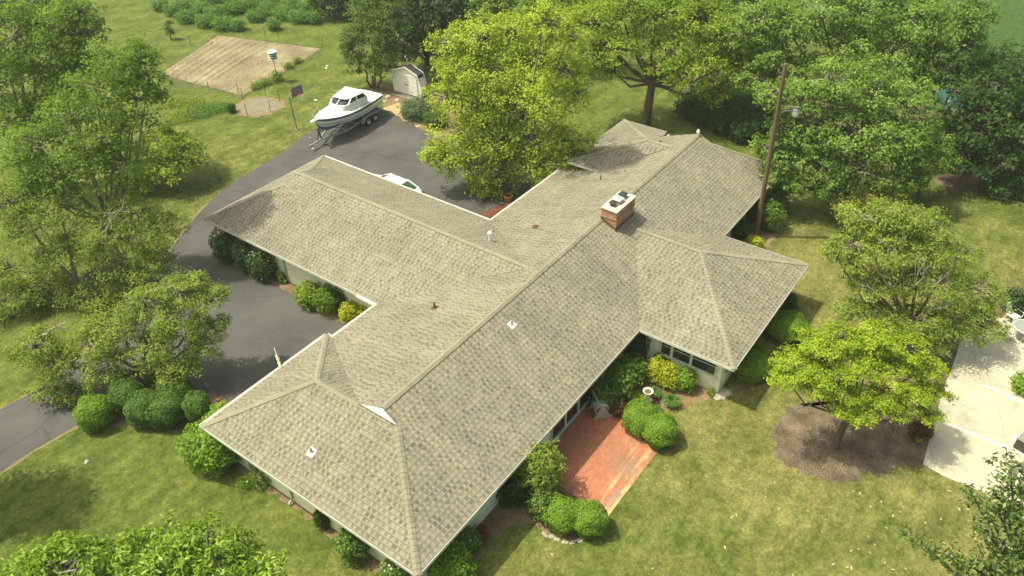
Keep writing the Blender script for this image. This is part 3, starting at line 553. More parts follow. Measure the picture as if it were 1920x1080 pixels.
for sy in (1, -1):
    for x in (-1.75, -.92): wheel(tr, x, sy*1.08, .34, .22, sy)
    f = MB(); pr = [(-2.35, .40), (-2.25, .62), (-2.0, .77), (-.65, .77), (-.42, .62), (-.30, .40)]
    for (x0, z0), (x1, z1) in zip(pr, pr[1:]): f.add([(x0, sy*.93, z0), (x0, sy*1.24, z0), (x1, sy*1.24, z1), (x1, sy*.93, z1)], [(0, 1, 2, 3)])
    f.add([(x, sy*1.24, z) for x, z in pr]+[(x, sy*1.24, z-.05) for x, z in pr], [(i, i+1, i+7, i+6) for i in range(5)]); f.build("fender", M_GALV, tr)
MB().beam((-2.6, -1.0, .47), (-2.6, 1.0, .47), .06, .08).beam((-2.75, -1.1, .40), (-2.3, -1.1, .40), .05, .05).build("rear_bar", M_GALV, tr)

# ------------------------------------------------------------------ garden shed
def shed():
    b0, b1 = gp(739, 172), gp(790, 186); d = b1-b0; W = np.linalg.norm(d); rz = math.atan2(d[1], d[0])
    t = thing("garden_shed", "small white barn shaped shed with double doors and a dark roof", "shed", tuple((b0+b1)/2), rz)   # local x along the front, +y into the depth
    h = W/2; D = .62; prof = [(-h, .08), (-h*1.06, .95), (-h*.86, 1.86), (0, 2.34), (h*.86, 1.86), (h*1.06, .95), (h, .08)]
    MB().prism([(x, z) for x, z in prof], 1, .02, D).build("wall", M_WHITE, t)
    rf = MB()
    for (p, q_) in zip(prof[1:5], prof[2:6]):
        (x0, z0), (x1, z1) = p, q_; nx, nz = -(z1-z0), (x1-x0); L = math.hypot(nx, nz); nx, nz = nx/L*.035, nz/L*.035; e = .07
        if (x0, z0) == prof[1] or (x1, z1) == prof[5]: continue
        rf.add([(x0, -e, z0), (x1, -e, z1), (x1, D+e, z1), (x0, D+e, z0), (x0+nx, -e, z0+nz), (x1+nx, -e, z1+nz), (x1+nx, D+e, z1+nz), (x0+nx, D+e, z0+nz)], [(4, 5, 6, 7), (0, 1, 5, 4), (1, 2, 6, 5), (2, 3, 7, 6), (3, 0, 4, 7)])
    for sx in (-1, 1): rf.add([(sx*h*.87, y, 1.88) for y in (-.07, D+.07)]+[(sx*h*.93, y, 1.66) for y in (D+.07, -.07)], [(0, 1, 2, 3)])
    rf.build("roof", plain("dark_shingle", (.05, .047, .042), .9, .3, 20), t)
    for y in (-.095, D+.072):
        tm = MB()
        for (x0, z0), (x1, z1) in zip(prof[1:5], prof[2:6]): tm.beam((x0*1.01, y, z0+.03), (x1*1.01, y, z1+.03), .045, .10, (0, 0, 1))
        tm.build("rake_trim", M_WHITE, t)
    for sx in (-1, 1):
        dd = MB(); x0, x1 = (.02, h*.78) if sx > 0 else (-h*.78, -.02); dd.box(x0, x1, -.02, .018, .14, 1.72); o = dd.build("door", plain("door_white", (.80, .80, .72), .5, .06), t)
        b_ = MB()
        for zz in (.18, .95, 1.67): b_.box(x0+.01, x1-.01, -.034, -.021, zz-.04, zz+.04)
        b_.box(x0+.01, x0+.09, -.036, -.021, .14, 1.72).box(x1-.09, x1-.01, -.036, -.021, .14, 1.72)
        a_, c_ = ((x0, .2), (x1, .93)) if sx < 0 else ((x0, .93), (x1, .2)); b_.beam((a_[0], -.040, a_[1]), (c_[0], -.040, c_[1]), .012, .07); b_.build("door_brace", M_WHITE, o)
        MB().box((x1-.13 if sx < 0 else x0+.05), (x1-.05 if sx < 0 else x0+.13), -.06, -.035, .88, 1.0).build("latch", M_DARK, o)
    MB().box(-h*.8, h*.8, -.7, -.05, 0, .10).build("ramp", wood_mat("weathered_plank", (.16, .13, .10), (.30, .26, .20)), t)
    v = MB().tube([(0, D*.5, 2.34), (0, D*.5, 2.98)], .022, 6).beam((-.16, D*.5, 2.92), (.16, D*.5, 2.92), .012, .02).add([(-.2, D*.5, 2.95), (-.06, D*.5, 3.02), (-.10, D*.5, 3.16), (-.20, D*.5, 3.10), (-.28, D*.5, 3.14)], [(0, 1, 2, 3, 4)])
    v.build("weathervane", M_OFFW, t)
shed()
# ------------------------------------------------------------------ basketball hoop
def hoop():
    B = gp(557, 243); t = thing("basketball_hoop", "basketball hoop with dark backboard and grey pole on the grass", "basketball hoop", tuple(B))
    q = MB().tube([(0, 0, 0), (-.06, .02, 1.4), (-.12, .02, 2.55), (-.05, -.05, 2.75), (.25, -.30, 2.95)], .05, 10).lathe([(.16, 0), (.16, .05), (.05, .07)], 14); q.build("pole", M_GREY, t, True)
    bb = MB().box(-.18, .86, -.40, -.36, 2.62, 3.34).build("backboard", plain("smoked_board", (.055, .055, .055), .35, .15), t, bevel=.01)
    l = MB(); y = -.405
    for x0, x1, z0, z1 in ((-.17, .85, 3.29, 3.32), (-.17, .85, 2.64, 2.67), (-.17, -.14, 2.67, 3.29), (.82, .85, 2.67, 3.29), (.14, .54, 3.10, 3.12), (.14, .54, 2.78, 2.80), (.14, .16, 2.8, 3.1), (.52, .54, 2.8, 3.1)): l.box(x0, x1, y-.002, y+.004, z0, z1)
    l.build("board_marking", plain("grey_paint", (.30, .30, .30), .6, .1), bb)
    c = (.34, -.66, 2.74); ring = [(c[0]+.225*math.cos(2*math.pi*i/20), c[1]+.225*math.sin(2*math.pi*i/20), c[2]) for i in range(21)]
    MB().tube(ring, .014, 6, False).box(.22, .46, -.46, -.402, 2.66, 2.78).build("rim", plain("orange_rim", (.75, .12, .03), .45, .1), t)
    nt_ = MB()
    for i in range(10):
        for s in (1, -1):
            pts = [(c[0]+r_*math.cos(2*math.pi*(i+s*z*1.2)/10), c[1]+r_*math.sin(2*math.pi*(i+s*z*1.2)/10), c[2]-z) for r_, z in ((.22, 0), (.17, .16), (.13, .30), (.14, .40))]; nt_.tube(pts, .005, 4, False)
    nt_.build("net", M_WHITE, t)
hoop()
# ------------------------------------------------------------------ bird house on a pole
def martin():
    B = gp(521, 153); t = thing("bird_house", "white and teal multi room bird house on a thin pole by the tilled bed", "bird house", tuple(B))
    MB().tube([(0, 0, 0), (-.02, 0, 1.95)], .028, 8).build("pole", plain("rusty_pole", (.16, .07, .045), .7, .3), t)
    M_TEAL = plain("teal_panel", (.10, .36, .33), .5, .15)
    w_ = MB()
    for z in (1.96, 2.14, 2.32, 2.47): w_.lathe([(.285, z), (.35, z), (.35, z+.035), (.285, z+.035)], 12)
    w_.build("ledge", M_WHITE, t); MB().lathe([(.40, 2.50), (.39, 2.56), (.18, 2.68), (.001, 2.70)], 12).build("roof", M_WHITE, t)
    h = MB().lathe([(.001, 1.93), (.27, 1.93), (.29, 1.97), (.29, 2.50), (.001, 2.50)], 12); nf = len(h.f)
    for z in (2.05, 2.23, 2.41):
        for i in range(12):
            A_ = 2*math.pi*(i+.5)/12; h.tube([(.268*math.cos(A_), .268*math.sin(A_), z), (.292*math.cos(A_), .292*math.sin(A_), z)], .035, 8)
    o = h.build("nest_box", M_TEAL, t); o.data.materials.append(M_BLACK)      # dark round entrances
    for f in o.data.polygons: f.material_index = int(f.index >= nf)
martin()
# ------------------------------------------------------------------ car behind the garage
def car():
    P = gp(729, 324, 1.40); cx_ = P[0]-.60; yc = gp(729, 333, 1.4)[1]
    t = thing("parked_car", "white car parked close behind the garage roof edge", "car", (cx_, yc-.05, 0), R(90))
    paint = plain("white_car_paint", (.80, .81, .80), .2, .02, 1, 0, .7)
    stn = [(-2.28, .62, .55, .95), (-2.15, .80, .38, 1.02), (-1.5, .87, .30, 1.04), (0, .89, .28, .98), (1.2, .88, .28, .95), (1.95, .82, .32, .84), (2.25, .68, .40, .70), (2.32, .5, .5, .62)]
    q = MB(); n = 10
    for x, hw, z0, z1 in stn:
        q.v += [(x, y*hw, z) for y, z in ((-.85, z0), (-1, z0+.12), (-1.0, (z0+z1)*.5), (-.96, z1-.12), (-.82, z1-.02), (.82, z1-.02), (.96, z1-.12), (1., (z0+z1)*.5), (1, z0+.12), (.85, z0))]
    q.f = [(i*n+k_, i*n+(k_+1) % n, (i+1)*n+(k_+1) % n, (i+1)*n+k_) for i in range(len(stn)-1) for k_ in range(n)]+[tuple(range(n)), tuple(range((len(stn)-1)*n, len(stn)*n))]
    q.build("body", paint, t, True)
    def ring(xa, xb, ya, yb, z): return [(xa, -ya, z), (xb, -yb, z), (xb, yb, z), (xa, ya, z)]
    g_ = MB().add(ring(-1.85, 1.10, .76, .78, .98)+ring(-1.05, .28, .62, .62, 1.38), [(0, 1, 5, 4), (1, 2, 6, 5), (2, 3, 7, 6), (3, 0, 4, 7)]); g_.build("windscreen", glass("green_glass", (.05, .085, .07)), t)
    rf = MB()
    for (xa, xb, y, z) in ((-1.14, .36, .655, 1.365), (-1.06, .28, .61, 1.405), (-.85, .1, .40, 1.43)): rf.v += ring(xa, xb, y, y, z)
    rf.f = [(i*4+k_, i*4+(k_+1) % 4, i*4+4+(k_+1) % 4, i*4+4+k_) for i in range(2) for k_ in range(4)]+[(8, 9, 10, 11)]; rf.build("roof", paint, t, True)
    for sy in (1, -1):
        for a_, b_, w_ in (((-1.88, sy*.775, .97), (-1.06, sy*.635, 1.385), .10), ((1.12, sy*.79, .97), (.29, sy*.635, 1.385), .06), ((-.35, sy*.785, .97), (-.35, sy*.635, 1.37), .08)): MB().beam(a_, b_, w_, .05).build("pillar", paint, t)
    for sy in (1, -1):
        MB().box(-2.30, -2.12, sy*.66-.13, sy*.66+.13, .72, .90).build("tail_light", plain("red_lens", (.30, .02, .02), .2, .1), t, bevel=.02)
        MB().box(2.10, 2.27, sy*.60-.12, sy*.60+.12, .56, .68).build("headlight", M_CHROME, t, bevel=.02)
        MB().box(.55, .72, sy*.98-.10, sy*.98+.10, .95, 1.08).build("mirror", paint, t, bevel=.03)
        for x in (-1.38, 1.38): wheel(t, x, sy*.80, .32, .22, sy)
car()
# ------------------------------------------------------------------ pole with a lamp
def light_pole():
    B = gp(1417, 443); hgt = 10.5; top = np.array([0, 0, hgt]); tp = gp(1476, 118, hgt)-B; off = (tp@rt)*rt; top[:2] = off[:2]
    t = thing("light_pole", "tall brown wooden pole with a yard lamp beside the house", "lamp post", tuple(B))
    MB().tube([top*f for f in (0, .25, .5, .75, 1)], [.145, .135, .125, .115, .105], 12).build("pole", M_POLE, t, True)
    P0 = top*.715; ad = rt*1.0; ad[2] = 0; ad = ad/np.linalg.norm(ad)
    MB().tube([P0, P0+ad*.12+[0, 0, .28], P0+ad*.35+[0, 0, .42], P0+ad*.85+[0, 0, .44]], .024, 8).build("lamp_arm", M_GALV, t, True)
    c = P0+ad*.95+np.array([0, 0, .36]); MB().lathe([(.001, .32), (.07, .30), (.08, .16), (.16, .10), (.17, .04)], 14, c).build("lamp_housing", M_GALV, t, True)
    MB().lathe([(.165, .04), (.18, -.10), (.13, -.24), (.001, -.27)], 14, c).build("lamp_glass", plain("lamp_diffuser", (.72, .74, .72), .25, .03), t, True)
    MB().tube([top*.99+[.11, -.03, 0], top*.6+[.125, -.05, 0], top*.35+[.14, -.06, 0]], .012, 5).tube([top*.44+[.16, .0, 0], np.array([.55, -.35, 2.4])], .007, 4).build("cable", M_DARK, t)
light_pole()
# ------------------------------------------------------------------ things in the front beds
def birdbath():
    B = gp(1212, 757); t = thing("bird_bath", "white stone bird bath among plants in the front bed", "bird bath", tuple(B)); m = plain("white_stone", (.66, .63, .50), .8, .15, 5)
    MB().lathe([(.001, 0), (.17, 0), (.17, .06), (.11, .12), (.08, .22), (.13, .30), (.07, .40), (.12, .52), (.065, .60), (.12, .68)], 20).build("pedestal", m, t, True)
    MB().lathe([(.08, .67), (.15, .71), (.23, .78), (.24, .82), (.20, .82), (.15, .77), (.001, .75)], 22).build("basin", m, t, True); MB().lathe([(.001, .775), (.16, .775)], 20).build("water", plain("bath_water", (.16, .11, .06), .15, .2), t)
birdbath()
def reel():
    B = gp(1124, 775); t = thing("hose_reel", "grey hose reel cart on the corner of the red patio", "hose reel", tuple(B), R(-40)); t.scale = (1.25, 1.25, 1.15); m = plain("grey_plastic", (.36, .38, .32), .6, .1)
    for sy in (1, -1):
        MB().prism([(-.36, .03), (.36, .03), (.30, .12), (.08, .62), (-.08, .62), (-.30, .12)], 1, sy*.27-.02, sy*.27+.02).build("side_frame", m, t, bevel=.008)
    q = MB()
    for i in range(7):
        y = -.20+.066*i; q.tube([(.24*math.cos(2*math.pi*a_/20), y, .40+.24*math.sin(2*math.pi*a_/20)) for a_ in range(21)], .035, 6, False)
    q.tube([(0, -.25, .4), (0, .25, .4)], .1, 10); q.build("coiled_hose", plain("pale_hose", (.40, .42, .34), .5, .15, 20), t, True)
    MB().tube([(-.06, -.27, .6), (-.22, -.27, 1.02), (-.22, .27, 1.02), (-.06, .27, .6)], .022, 8).build("handle", m, t); MB().box(.2, .42, -.30, .30, .01, .10).build("base", m, t, bevel=.01)
reel()
q = MB()
pts = [gp(1118, 772, .03)]+[gp(1095+20*math.cos(a_)*1.0, 766+7*math.sin(a_), .03) for a_ in np.linspace(.4, 5.4, 16)]+[gp(1090, 745, .03)]
tag(MB().tube(pts, .012, 5).build("garden_hose", plain("dark_hose", (.03, .05, .025), .5, .2), None, True), "dark thin garden hose looped on the patio corner beside the reel", "hose")
def pot(px, py, r, h, label):
    B = gp(px, py); t = thing("flower_pot", label, "flower pot", tuple(B), 0); m = plain("terracotta", (.34, .14, .07), .8, .15)
    MB().lathe([(.001, 0), (r*.62, 0), (r*.9, h*.86), (r, h*.86), (r*1.02, h), (r*.86, h), (r*.82, h*.86)], 20).build("pot", m, t, True); MB().lathe([(.001, h*.84), (r*.84, h*.84)], 16).build("soil", plain("potting_soil", (.05, .035, .022), .95, .3, 20), t)
pot(953, 378, .30, .46, "round terracotta pot with a pale rim in the corner by the back court")
def ornament():
    B = gp(907, 968); t = thing("garden_ornament", "small red curled metal ornament against the cream front wall", "ornament", tuple(B)); m = plain("red_enamel", (.32, .025, .025), .4, .15); q = MB()
    q.tube([(.0+.16*math.cos(a_), .05, .34+.16*math.sin(a_)) for a_ in np.linspace(-1.2, 4.6, 16)], .035, 8).tube([(.26+.13*math.cos(a_), .0, .22+.13*math.sin(a_)) for a_ in np.linspace(1.2, 6.6, 16)], .035, 8).tube([(0, .05, 0), (.02, .05, .62), (.10, .03, .74)], .03, 8)
    q.lathe([(.001, .70), (.08, .73), (.09, .78), (.001, .84)], 10, (.10, .03, 0)); q.build("scroll", m, t, True); MB().box(-.16, .36, -.08, .12, 0, .04).build("foot", m, t)
ornament()
def shoes():
    B = gp(1047, 809, .016)
    for i, (dx, dy, rz) in enumerate(((0, 0, .3), (.16, .05, .75))):
        t = thing("shoe", "black shoe on the red patio under the eave, "+("nearer the wall" if i == 0 else "turned away from the wall"), "shoe", (B[0]+dx, B[1]+dy, .017), rz, "black shoes on the patio")
        MB().prism([(-.15, -.04), (-.06, -.052), (.05, -.048), (.14, -.05), (.18, 0), (.14, .05), (.05, .042), (-.06, .05), (-.15, .04), (-.175, 0)], 2, 0, .03).build("sole", M_BLACK, t, bevel=.005)
        loft([([(-.16, -.038), (.14, -.046), (.17, 0), (.14, .046), (-.16, .038)], .03), ([(-.15, -.035), (.06, -.040), (.13, 0), (.06, .040), (-.15, .035)], .085), ([(-.145, -.03), (-.02, -.034), (0, 0), (-.02, .034), (-.145, .03)], .13)], M_DARK, "upper", t)
shoes()
def flag():
    P = np.array([onplane(530, 688, (0, (Wb+j)*S-OV, 0), (0, 1, 0))[0], (Wb+j)*S-OV, 2.0]); E_ = gp(514, 652, 3.0)
    t = thing("wall_flag", "pale flagpole with a furled cream flag sticking out from the west eave", "flag", tuple(P)); e = E_-P; L = np.linalg.norm(e); d = e/L
    MB().tube([(0, 0, 0), tuple(d*L)], .016, 8).build("flagpole", M_OFFW, t); MB().box(-.06, .06, -.02, .06, -.1, .08).build("bracket", M_GREY, t)
    c = MB(); n = 12; vs = []
    for i in range(n):
        f = .42+.42*i/(n-1); p = d*L*f
        for jj in range(8): A_ = 2*math.pi*jj/8; rr = (.05+.035*math.sin(i*1.3+jj*2.1)); vs.append(tuple(p+np.array([rr*math.cos(A_), rr*math.sin(A_), -.06-.06*math.sin(i/n*3.1)])))
    c.add(vs, [(i*8+jj, i*8+(jj+1) % 8, (i+1)*8+(jj+1) % 8, (i+1)*8+jj) for i in range(n-1) for jj in range(8)]); c.build("furled_cloth", plain("flag_cloth", (.62, .50, .30), .8, .4, 9), t, True)
flag()
# ------------------------------------------------------------------ patio furniture on the concrete
def chair(px, py, rz, label):
    t = thing("patio_chair", label, "chair", tuple(gp(px, py, .012)), rz, "white patio chairs"); m = M_WHITE
    q = MB()
    for i in range(6): q.box(-.25+.085*i, -.18+.085*i, -.25, .25, .42, .445)
    q.build("seat", m, t); b_ = MB()
    for i in range(6): b_.beam((-.27, -.22+.088*i, .44), (-.42, -.22+.088*i, .98), .05, .018, (1, 0, 0))
    b_.beam((-.42, -.27, .98), (-.42, .27, .98), .03, .06); b_.build("backrest", m, t)
    for sx, sy in ((1, 1), (1, -1), (-1, 1), (-1, -1)): MB().tube([(sx*.20, sy*.24, .43), (sx*.27, sy*.29, 0)], .022, 6).build("leg", m, t)
    for sy in (1, -1): MB().tube([(.25, sy*.28, 0+.43), (.24, sy*.30, .66), (-.05, sy*.30, .68), (-.34, sy*.26, .70)], .022, 6).build("armrest", m, t)
chair(1895, 604, R(-120), "white slatted patio chair behind the round glass table"); chair(1925, 650, R(100), "white patio chair at the right picture edge in front of the glass table")
def table():
    t = thing("patio_table", "round glass topped patio table with a white frame on the concrete", "table", tuple(gp(1915, 634, .012)))
    m, n, b, L = nodes("frosted_glass"); b.inputs['Base Color'].default_value = rgb((.45, .52, .46)); b.inputs['Roughness'].default_value = .15; b.inputs['Transmission Weight'].default_value = .45
    MB().lathe([(.001, .70), (.58, .70), (.58, .712), (.001, .712)], 28).build("table_top", m, t)
    MB().tube([(.59*math.cos(a_), .59*math.sin(a_), .706) for a_ in np.linspace(0, 2*math.pi, 33)], .022, 6, False).beam((-.58, 0, .685), (.58, 0, .685), .05, .02).beam((0, -.58, .66), (0, .58, .66), .05, .02).build("rim_frame", M_WHITE, t)
    for i in range(4):
        A_ = math.pi/4+i*math.pi/2; c_, s2 = math.cos(A_), math.sin(A_); MB().tube([(.50*c_, .50*s2, .69), (.42*c_, .42*s2, .35), (.52*c_, .52*s2, 0)], .022, 6).build("leg", M_WHITE, t)
table()
def stool():
    t = thing("side_table", "low white metal side table by the tree on the concrete", "side table", tuple(gp(1881, 632, .012)), R(40))
    MB().box(-.42, .42, -.24, .24, .36, .385).build("table_top", plain("white_slat", (.68, .72, .66), .5, .08), t)
    for sx in (1, -1): MB().tube([(sx*.38, -.22, .01), (sx*.38, -.22, .37), (sx*.38, .22, .37), (sx*.38, .22, .01)], .016, 6).build("leg", M_WHITE, t)
stool()
def hoopbase():
    t = thing("storage_box", "dark slatted box standing inside the painted lines on the concrete", "box", tuple(gp(1922, 838, .012)), R(-20)); m = plain("dark_wood", (.07, .055, .04), .8, .3)
    q = MB()
    for i in range(4): q.box(-.45, .45, -.30, .30, .03+.13*i, .14+.13*i)
    q.build("slat_side", m, t); MB().box(-.47, .47, -.32, .32, .545, .58).build("lid", plain("grey_lid", (.24, .24, .20), .7, .2), t)
hoopbase()
# ------------------------------------------------------------------ garden stakes, stones, fallen leaves
SK = [(357, 85, 'at the back left corner of the tilled bed'), (498, 68, 'behind the tilled bed, left of its pair'), (523, 74, 'behind the tilled bed, right of its pair'), (605, 88, 'at the far right corner of the tilled bed'), (393, 173, 'in front of the tilled bed on its left'), (448, 176, 'in front of the tilled bed near its corner'), (499, 182, 'behind the round gravel bed'), (525, 190, 'at the right edge of the gravel bed'), (507, 210, 'at the front right of the gravel bed'), (464, 217, 'at the front of the gravel bed'), (358, 224, 'in front of the weedy patch'), (455, 186, 'between the gravel and tilled beds'), (415, 347, 'right one of two by the driveway'), (409, 345, 'left one of two by the driveway')]
for i, (x, y, s) in enumerate(SK):
    h = 1.25 if i > 11 else .95; B = gp(x, y); t = thing("fence_stake", "thin dark metal stake "+s, "stake", tuple(B), rng.uniform(0, 6), "thin stakes round the garden beds")
    MB().tube([(0, 0, 0), (rng.normal()*.03, rng.normal()*.03, h)], .022, 6).build("post", plain("stake_green", (.05, .065, .045), .7, .3), t); MB().box(-.035, .035, -.006, .006, h*.45, h*.52).box(-.035, .035, -.006, .006, h*.80, h*.87).build("clip", M_GREY, t)
def rock(px, py, r, label, grp, sq=.6, m=M_STONE):
    bm = bmesh.new(); bmesh.ops.create_icosphere(bm, subdivisions=2, radius=1)
    ph = rng.uniform(0, 6, 3)
    for v in bm.verts: f = 1+.22*math.sin(v.co.x*3+ph[0])*math.cos(v.co.y*3.3+ph[1])+rng.normal()*.04; v.co = (v.co.x*r*f*1.2, v.co.y*r*f, max(-.3, v.co.z)*r*sq*f)
    me = bpy.data.meshes.new("stone"); bm.to_mesh(me); bm.free(); o = link("stone", me, m); B = gp(px, py); o.location = (B[0], B[1], r*sq*.25); o.rotation_euler = (0, 0, rng.uniform(0, 6)); tag(o, label, "stone", grp); return o
for i in range(16):
    f = i/15; x = 1022+f*70+rng.normal()*1.5; y = 1000+17*math.sin(f*2.2)+rng.normal()*1.5
    rock(x, y, rng.uniform(.05, .11), "small pale stone edging the bed below the round front bushes", "edging stones by the front bushes")
rock(1352, 738, .42, "flat pale stone slab at the corner of the window wing", None, .22); rock(163, 866, .10, "small pale stone lying alone on the left lawn", None)
for i, (x, y) in enumerate(((712, 176), (728, 182), (745, 188), (722, 190), (757, 196), (705, 183))): rock(x, y, rng.uniform(.12, .26), "pale stone on bare ground between the boat and the shed", "stones by the shed", .5)
for i, (x, y) in enumerate(((612, 128), (614, 124), (592, 188))): rock(x, y, .12, "small pale stone on the grass behind the boat", "stones on the back lawn", .6, M_OFFW)
rock(555, 666, .06, "tiny white stone on the asphalt near the west eave", None, .6, M_OFFW)
LP = [(1452, 905), (1435, 932), (1461, 954), (1600, 921), (1652, 941), (1632, 950), (1688, 960), (1674, 967), (1548, 974), (1462, 985), (1372, 970), (1380, 965), (1518, 986), (1541, 997), (1628, 1006), (1662, 990), (1640, 1021), (1596, 1033), (1610, 1029), (1631, 1036), (1659, 1055), (1674, 1068), (1698, 1067), (1588, 1064), (1562, 1058), (1596, 1065), (1359, 1027), (1780, 921), (1815, 955), (1850, 968), (1858, 984), (1876, 1000), (1828, 998), (1735, 980), (1798, 955), (1764, 973), (1770, 1018), (1828, 1010), (1514, 958), (1543, 877), (1578, 871), (1612, 925), (1672, 925), (1486, 1078), (1224, 1066), (1035, 1040), (1100, 1000), (1290, 905)]
lm = plain("dry_leaf", (.55, .46, .26), .7, .35, 3)
lb = MB(); lb.add([(-.11, 0, .01), (-.05, .035, .03), (.04, .04, .03), (.12, 0, .012), (.04, -.04, .025), (-.05, -.035, .02), (0, 0, .006)], [(0, 1, 6), (1, 2, 6), (2, 3, 6), (3, 4, 6), (4, 5, 6), (5, 0, 6)])
l0 = lb.build("fallen_leaf", lm)
for i, (x, y) in enumerate(LP):
    o = l0 if i == 0 else l0.copy()
    if i: COL.objects.link(o)
    o.location = gp(x, y, .004); o.rotation_euler = (0, 0, rng.uniform(0, 6)); s = rng.uniform(.4, .85); o.scale = (s, s, s); tag(o, "pale dry leaf fallen on the front lawn", "leaf", "fallen leaves on the front lawn")

def tarp():
    B = gp(1783, 190); t = thing("tarp", "teal tarp over a pile, glimpsed through the dark trees at the right", "tarp", tuple(B), .5); t.scale = (.7, .7, .7); n = 18; m = MB()
    for i in range(n+1):
        for jj in range(n+1):
            x, y = -2+4*i/n, -1.3+2.6*jj/n; e = max(0, 1-(abs(x)/2)**4)*max(0, 1-(abs(y)/1.3)**4); m.v.append((x, y, .02+e*(1.0+.12*math.sin(x*5)*math.cos(y*6)+rng.normal()*.03)))
    m.f = [(i*(n+1)+jj, (i+1)*(n+1)+jj, (i+1)*(n+1)+jj+1, i*(n+1)+jj+1) for i in range(n) for jj in range(n)]; m.build("cover", plain("teal_tarp", (.02, .085, .078), .45, .2, 3), t, True)
    MB().tube([(-2.02, -.4, .05), (0, -.45, 1.12), (2.02, -.4, .05)], .02, 5).tube([(-2.02, .5, .05), (0, .5, 1.12), (2.02, .5, .05)], .02, 5).build("rope", M_OFFW, t)
tarp()

# ------------------------------------------------------------------ foliage builders (numpy)
def leaf_quads(c, nrm, ln, wr=.55, fold=.12):
    n = len(c); a_ = rng.normal(size=(n, 3)); t = np.cross(nrm, a_); t /= np.linalg.norm(t, axis=1, keepdims=True)+1e-9; b_ = np.cross(nrm, t)
    ln = ln[:, None]; h = nrm*ln*fold
    return np.stack([c-t*ln*.5, c+b_*ln*wr*.5+h, c+t*ln*.5, c-b_*ln*wr*.5+h], 1)      # n,4,3
def quads_mesh(name, Q, tint, m, parent=None, extra=None):
    n = len(Q); V = Q.reshape(-1, 3)
    me = bpy.data.meshes.new(name); me.vertices.add(4*n); me.vertices.foreach_set('co', V.astype(np.float32).ravel())
    me.loops.add(4*n); me.loops.foreach_set('vertex_index', np.arange(4*n, dtype=np.int32)); me.polygons.add(n); me.polygons.foreach_set('loop_start', np.arange(0, 4*n, 4, dtype=np.int32))
    at = me.attributes.new('tint', 'FLOAT', 'FACE'); at.data.foreach_set('value', tint.astype(np.float32)); me.update(calc_edges=True)
    return link(name, me, m, parent)
def unit(n):
    v = rng.normal(size=(n, 3)); return v/np.linalg.norm(v, axis=1, keepdims=True)
def crown(lobes, ln, fill=.75, rc0=.30, flat=.55, updir=.7, shell=.55, tvar=1., wr=.55, low=.45, rag=.22):
    """lobes: (centre, radius, vertical squash).  Clusters of leaves set through the outer part of each lobe."""
    Qs, Ts, CC = [], [], []
    for (c, r, sq) in lobes:
        rc = np.clip(rc0*r, .22, .85); ncl = max(5, int(9.*(r/rc)**2*.42))
        u = unit(ncl*2); u = u[(u[:, 2] > -.25) | (rng.random(len(u)) < low)][:ncl]
        wob = 1+rag*np.sin(u[:, 0]*4+c[0])*np.cos(u[:, 1]*5+c[1])+rag*.5*rng.normal(size=len(u))
        rr = r*(shell+(1.02-shell)*np.sqrt(rng.random(len(u))))*wob
        cc = c+u*rr[:, None]*np.array([1, 1, sq]); cc[:, 2] = np.maximum(cc[:, 2], .25)
        lobe_t = rng.uniform(-.12, .12)
        for p, d in zip(cc, u):
            k_ = rc*rng.uniform(.7, 1.3); nl = max(6, int(fill*math.pi*k_*k_/(ln*ln*wr*.5)))
            o = rng.normal(size=(nl, 3))*np.array([.5, .5, .5*flat])*k_; q = p+o
            nn = np.array([0, 0, updir])+d*.45+rng.normal(size=(nl, 3))*.5+o/k_*.5; nn /= np.linalg.norm(nn, axis=1, keepdims=True)
            L_ = ln*rng.uniform(.7, 1.3, nl)
            Qs.append(leaf_quads(q, nn, L_, wr)); ct = .5+lobe_t+rng.normal()*.15*tvar; Ts.append(np.clip(ct+rng.normal(size=nl)*.14, 0, 1)); CC.append((p, c, r))
    return np.concatenate(Qs), np.concatenate(Ts), CC
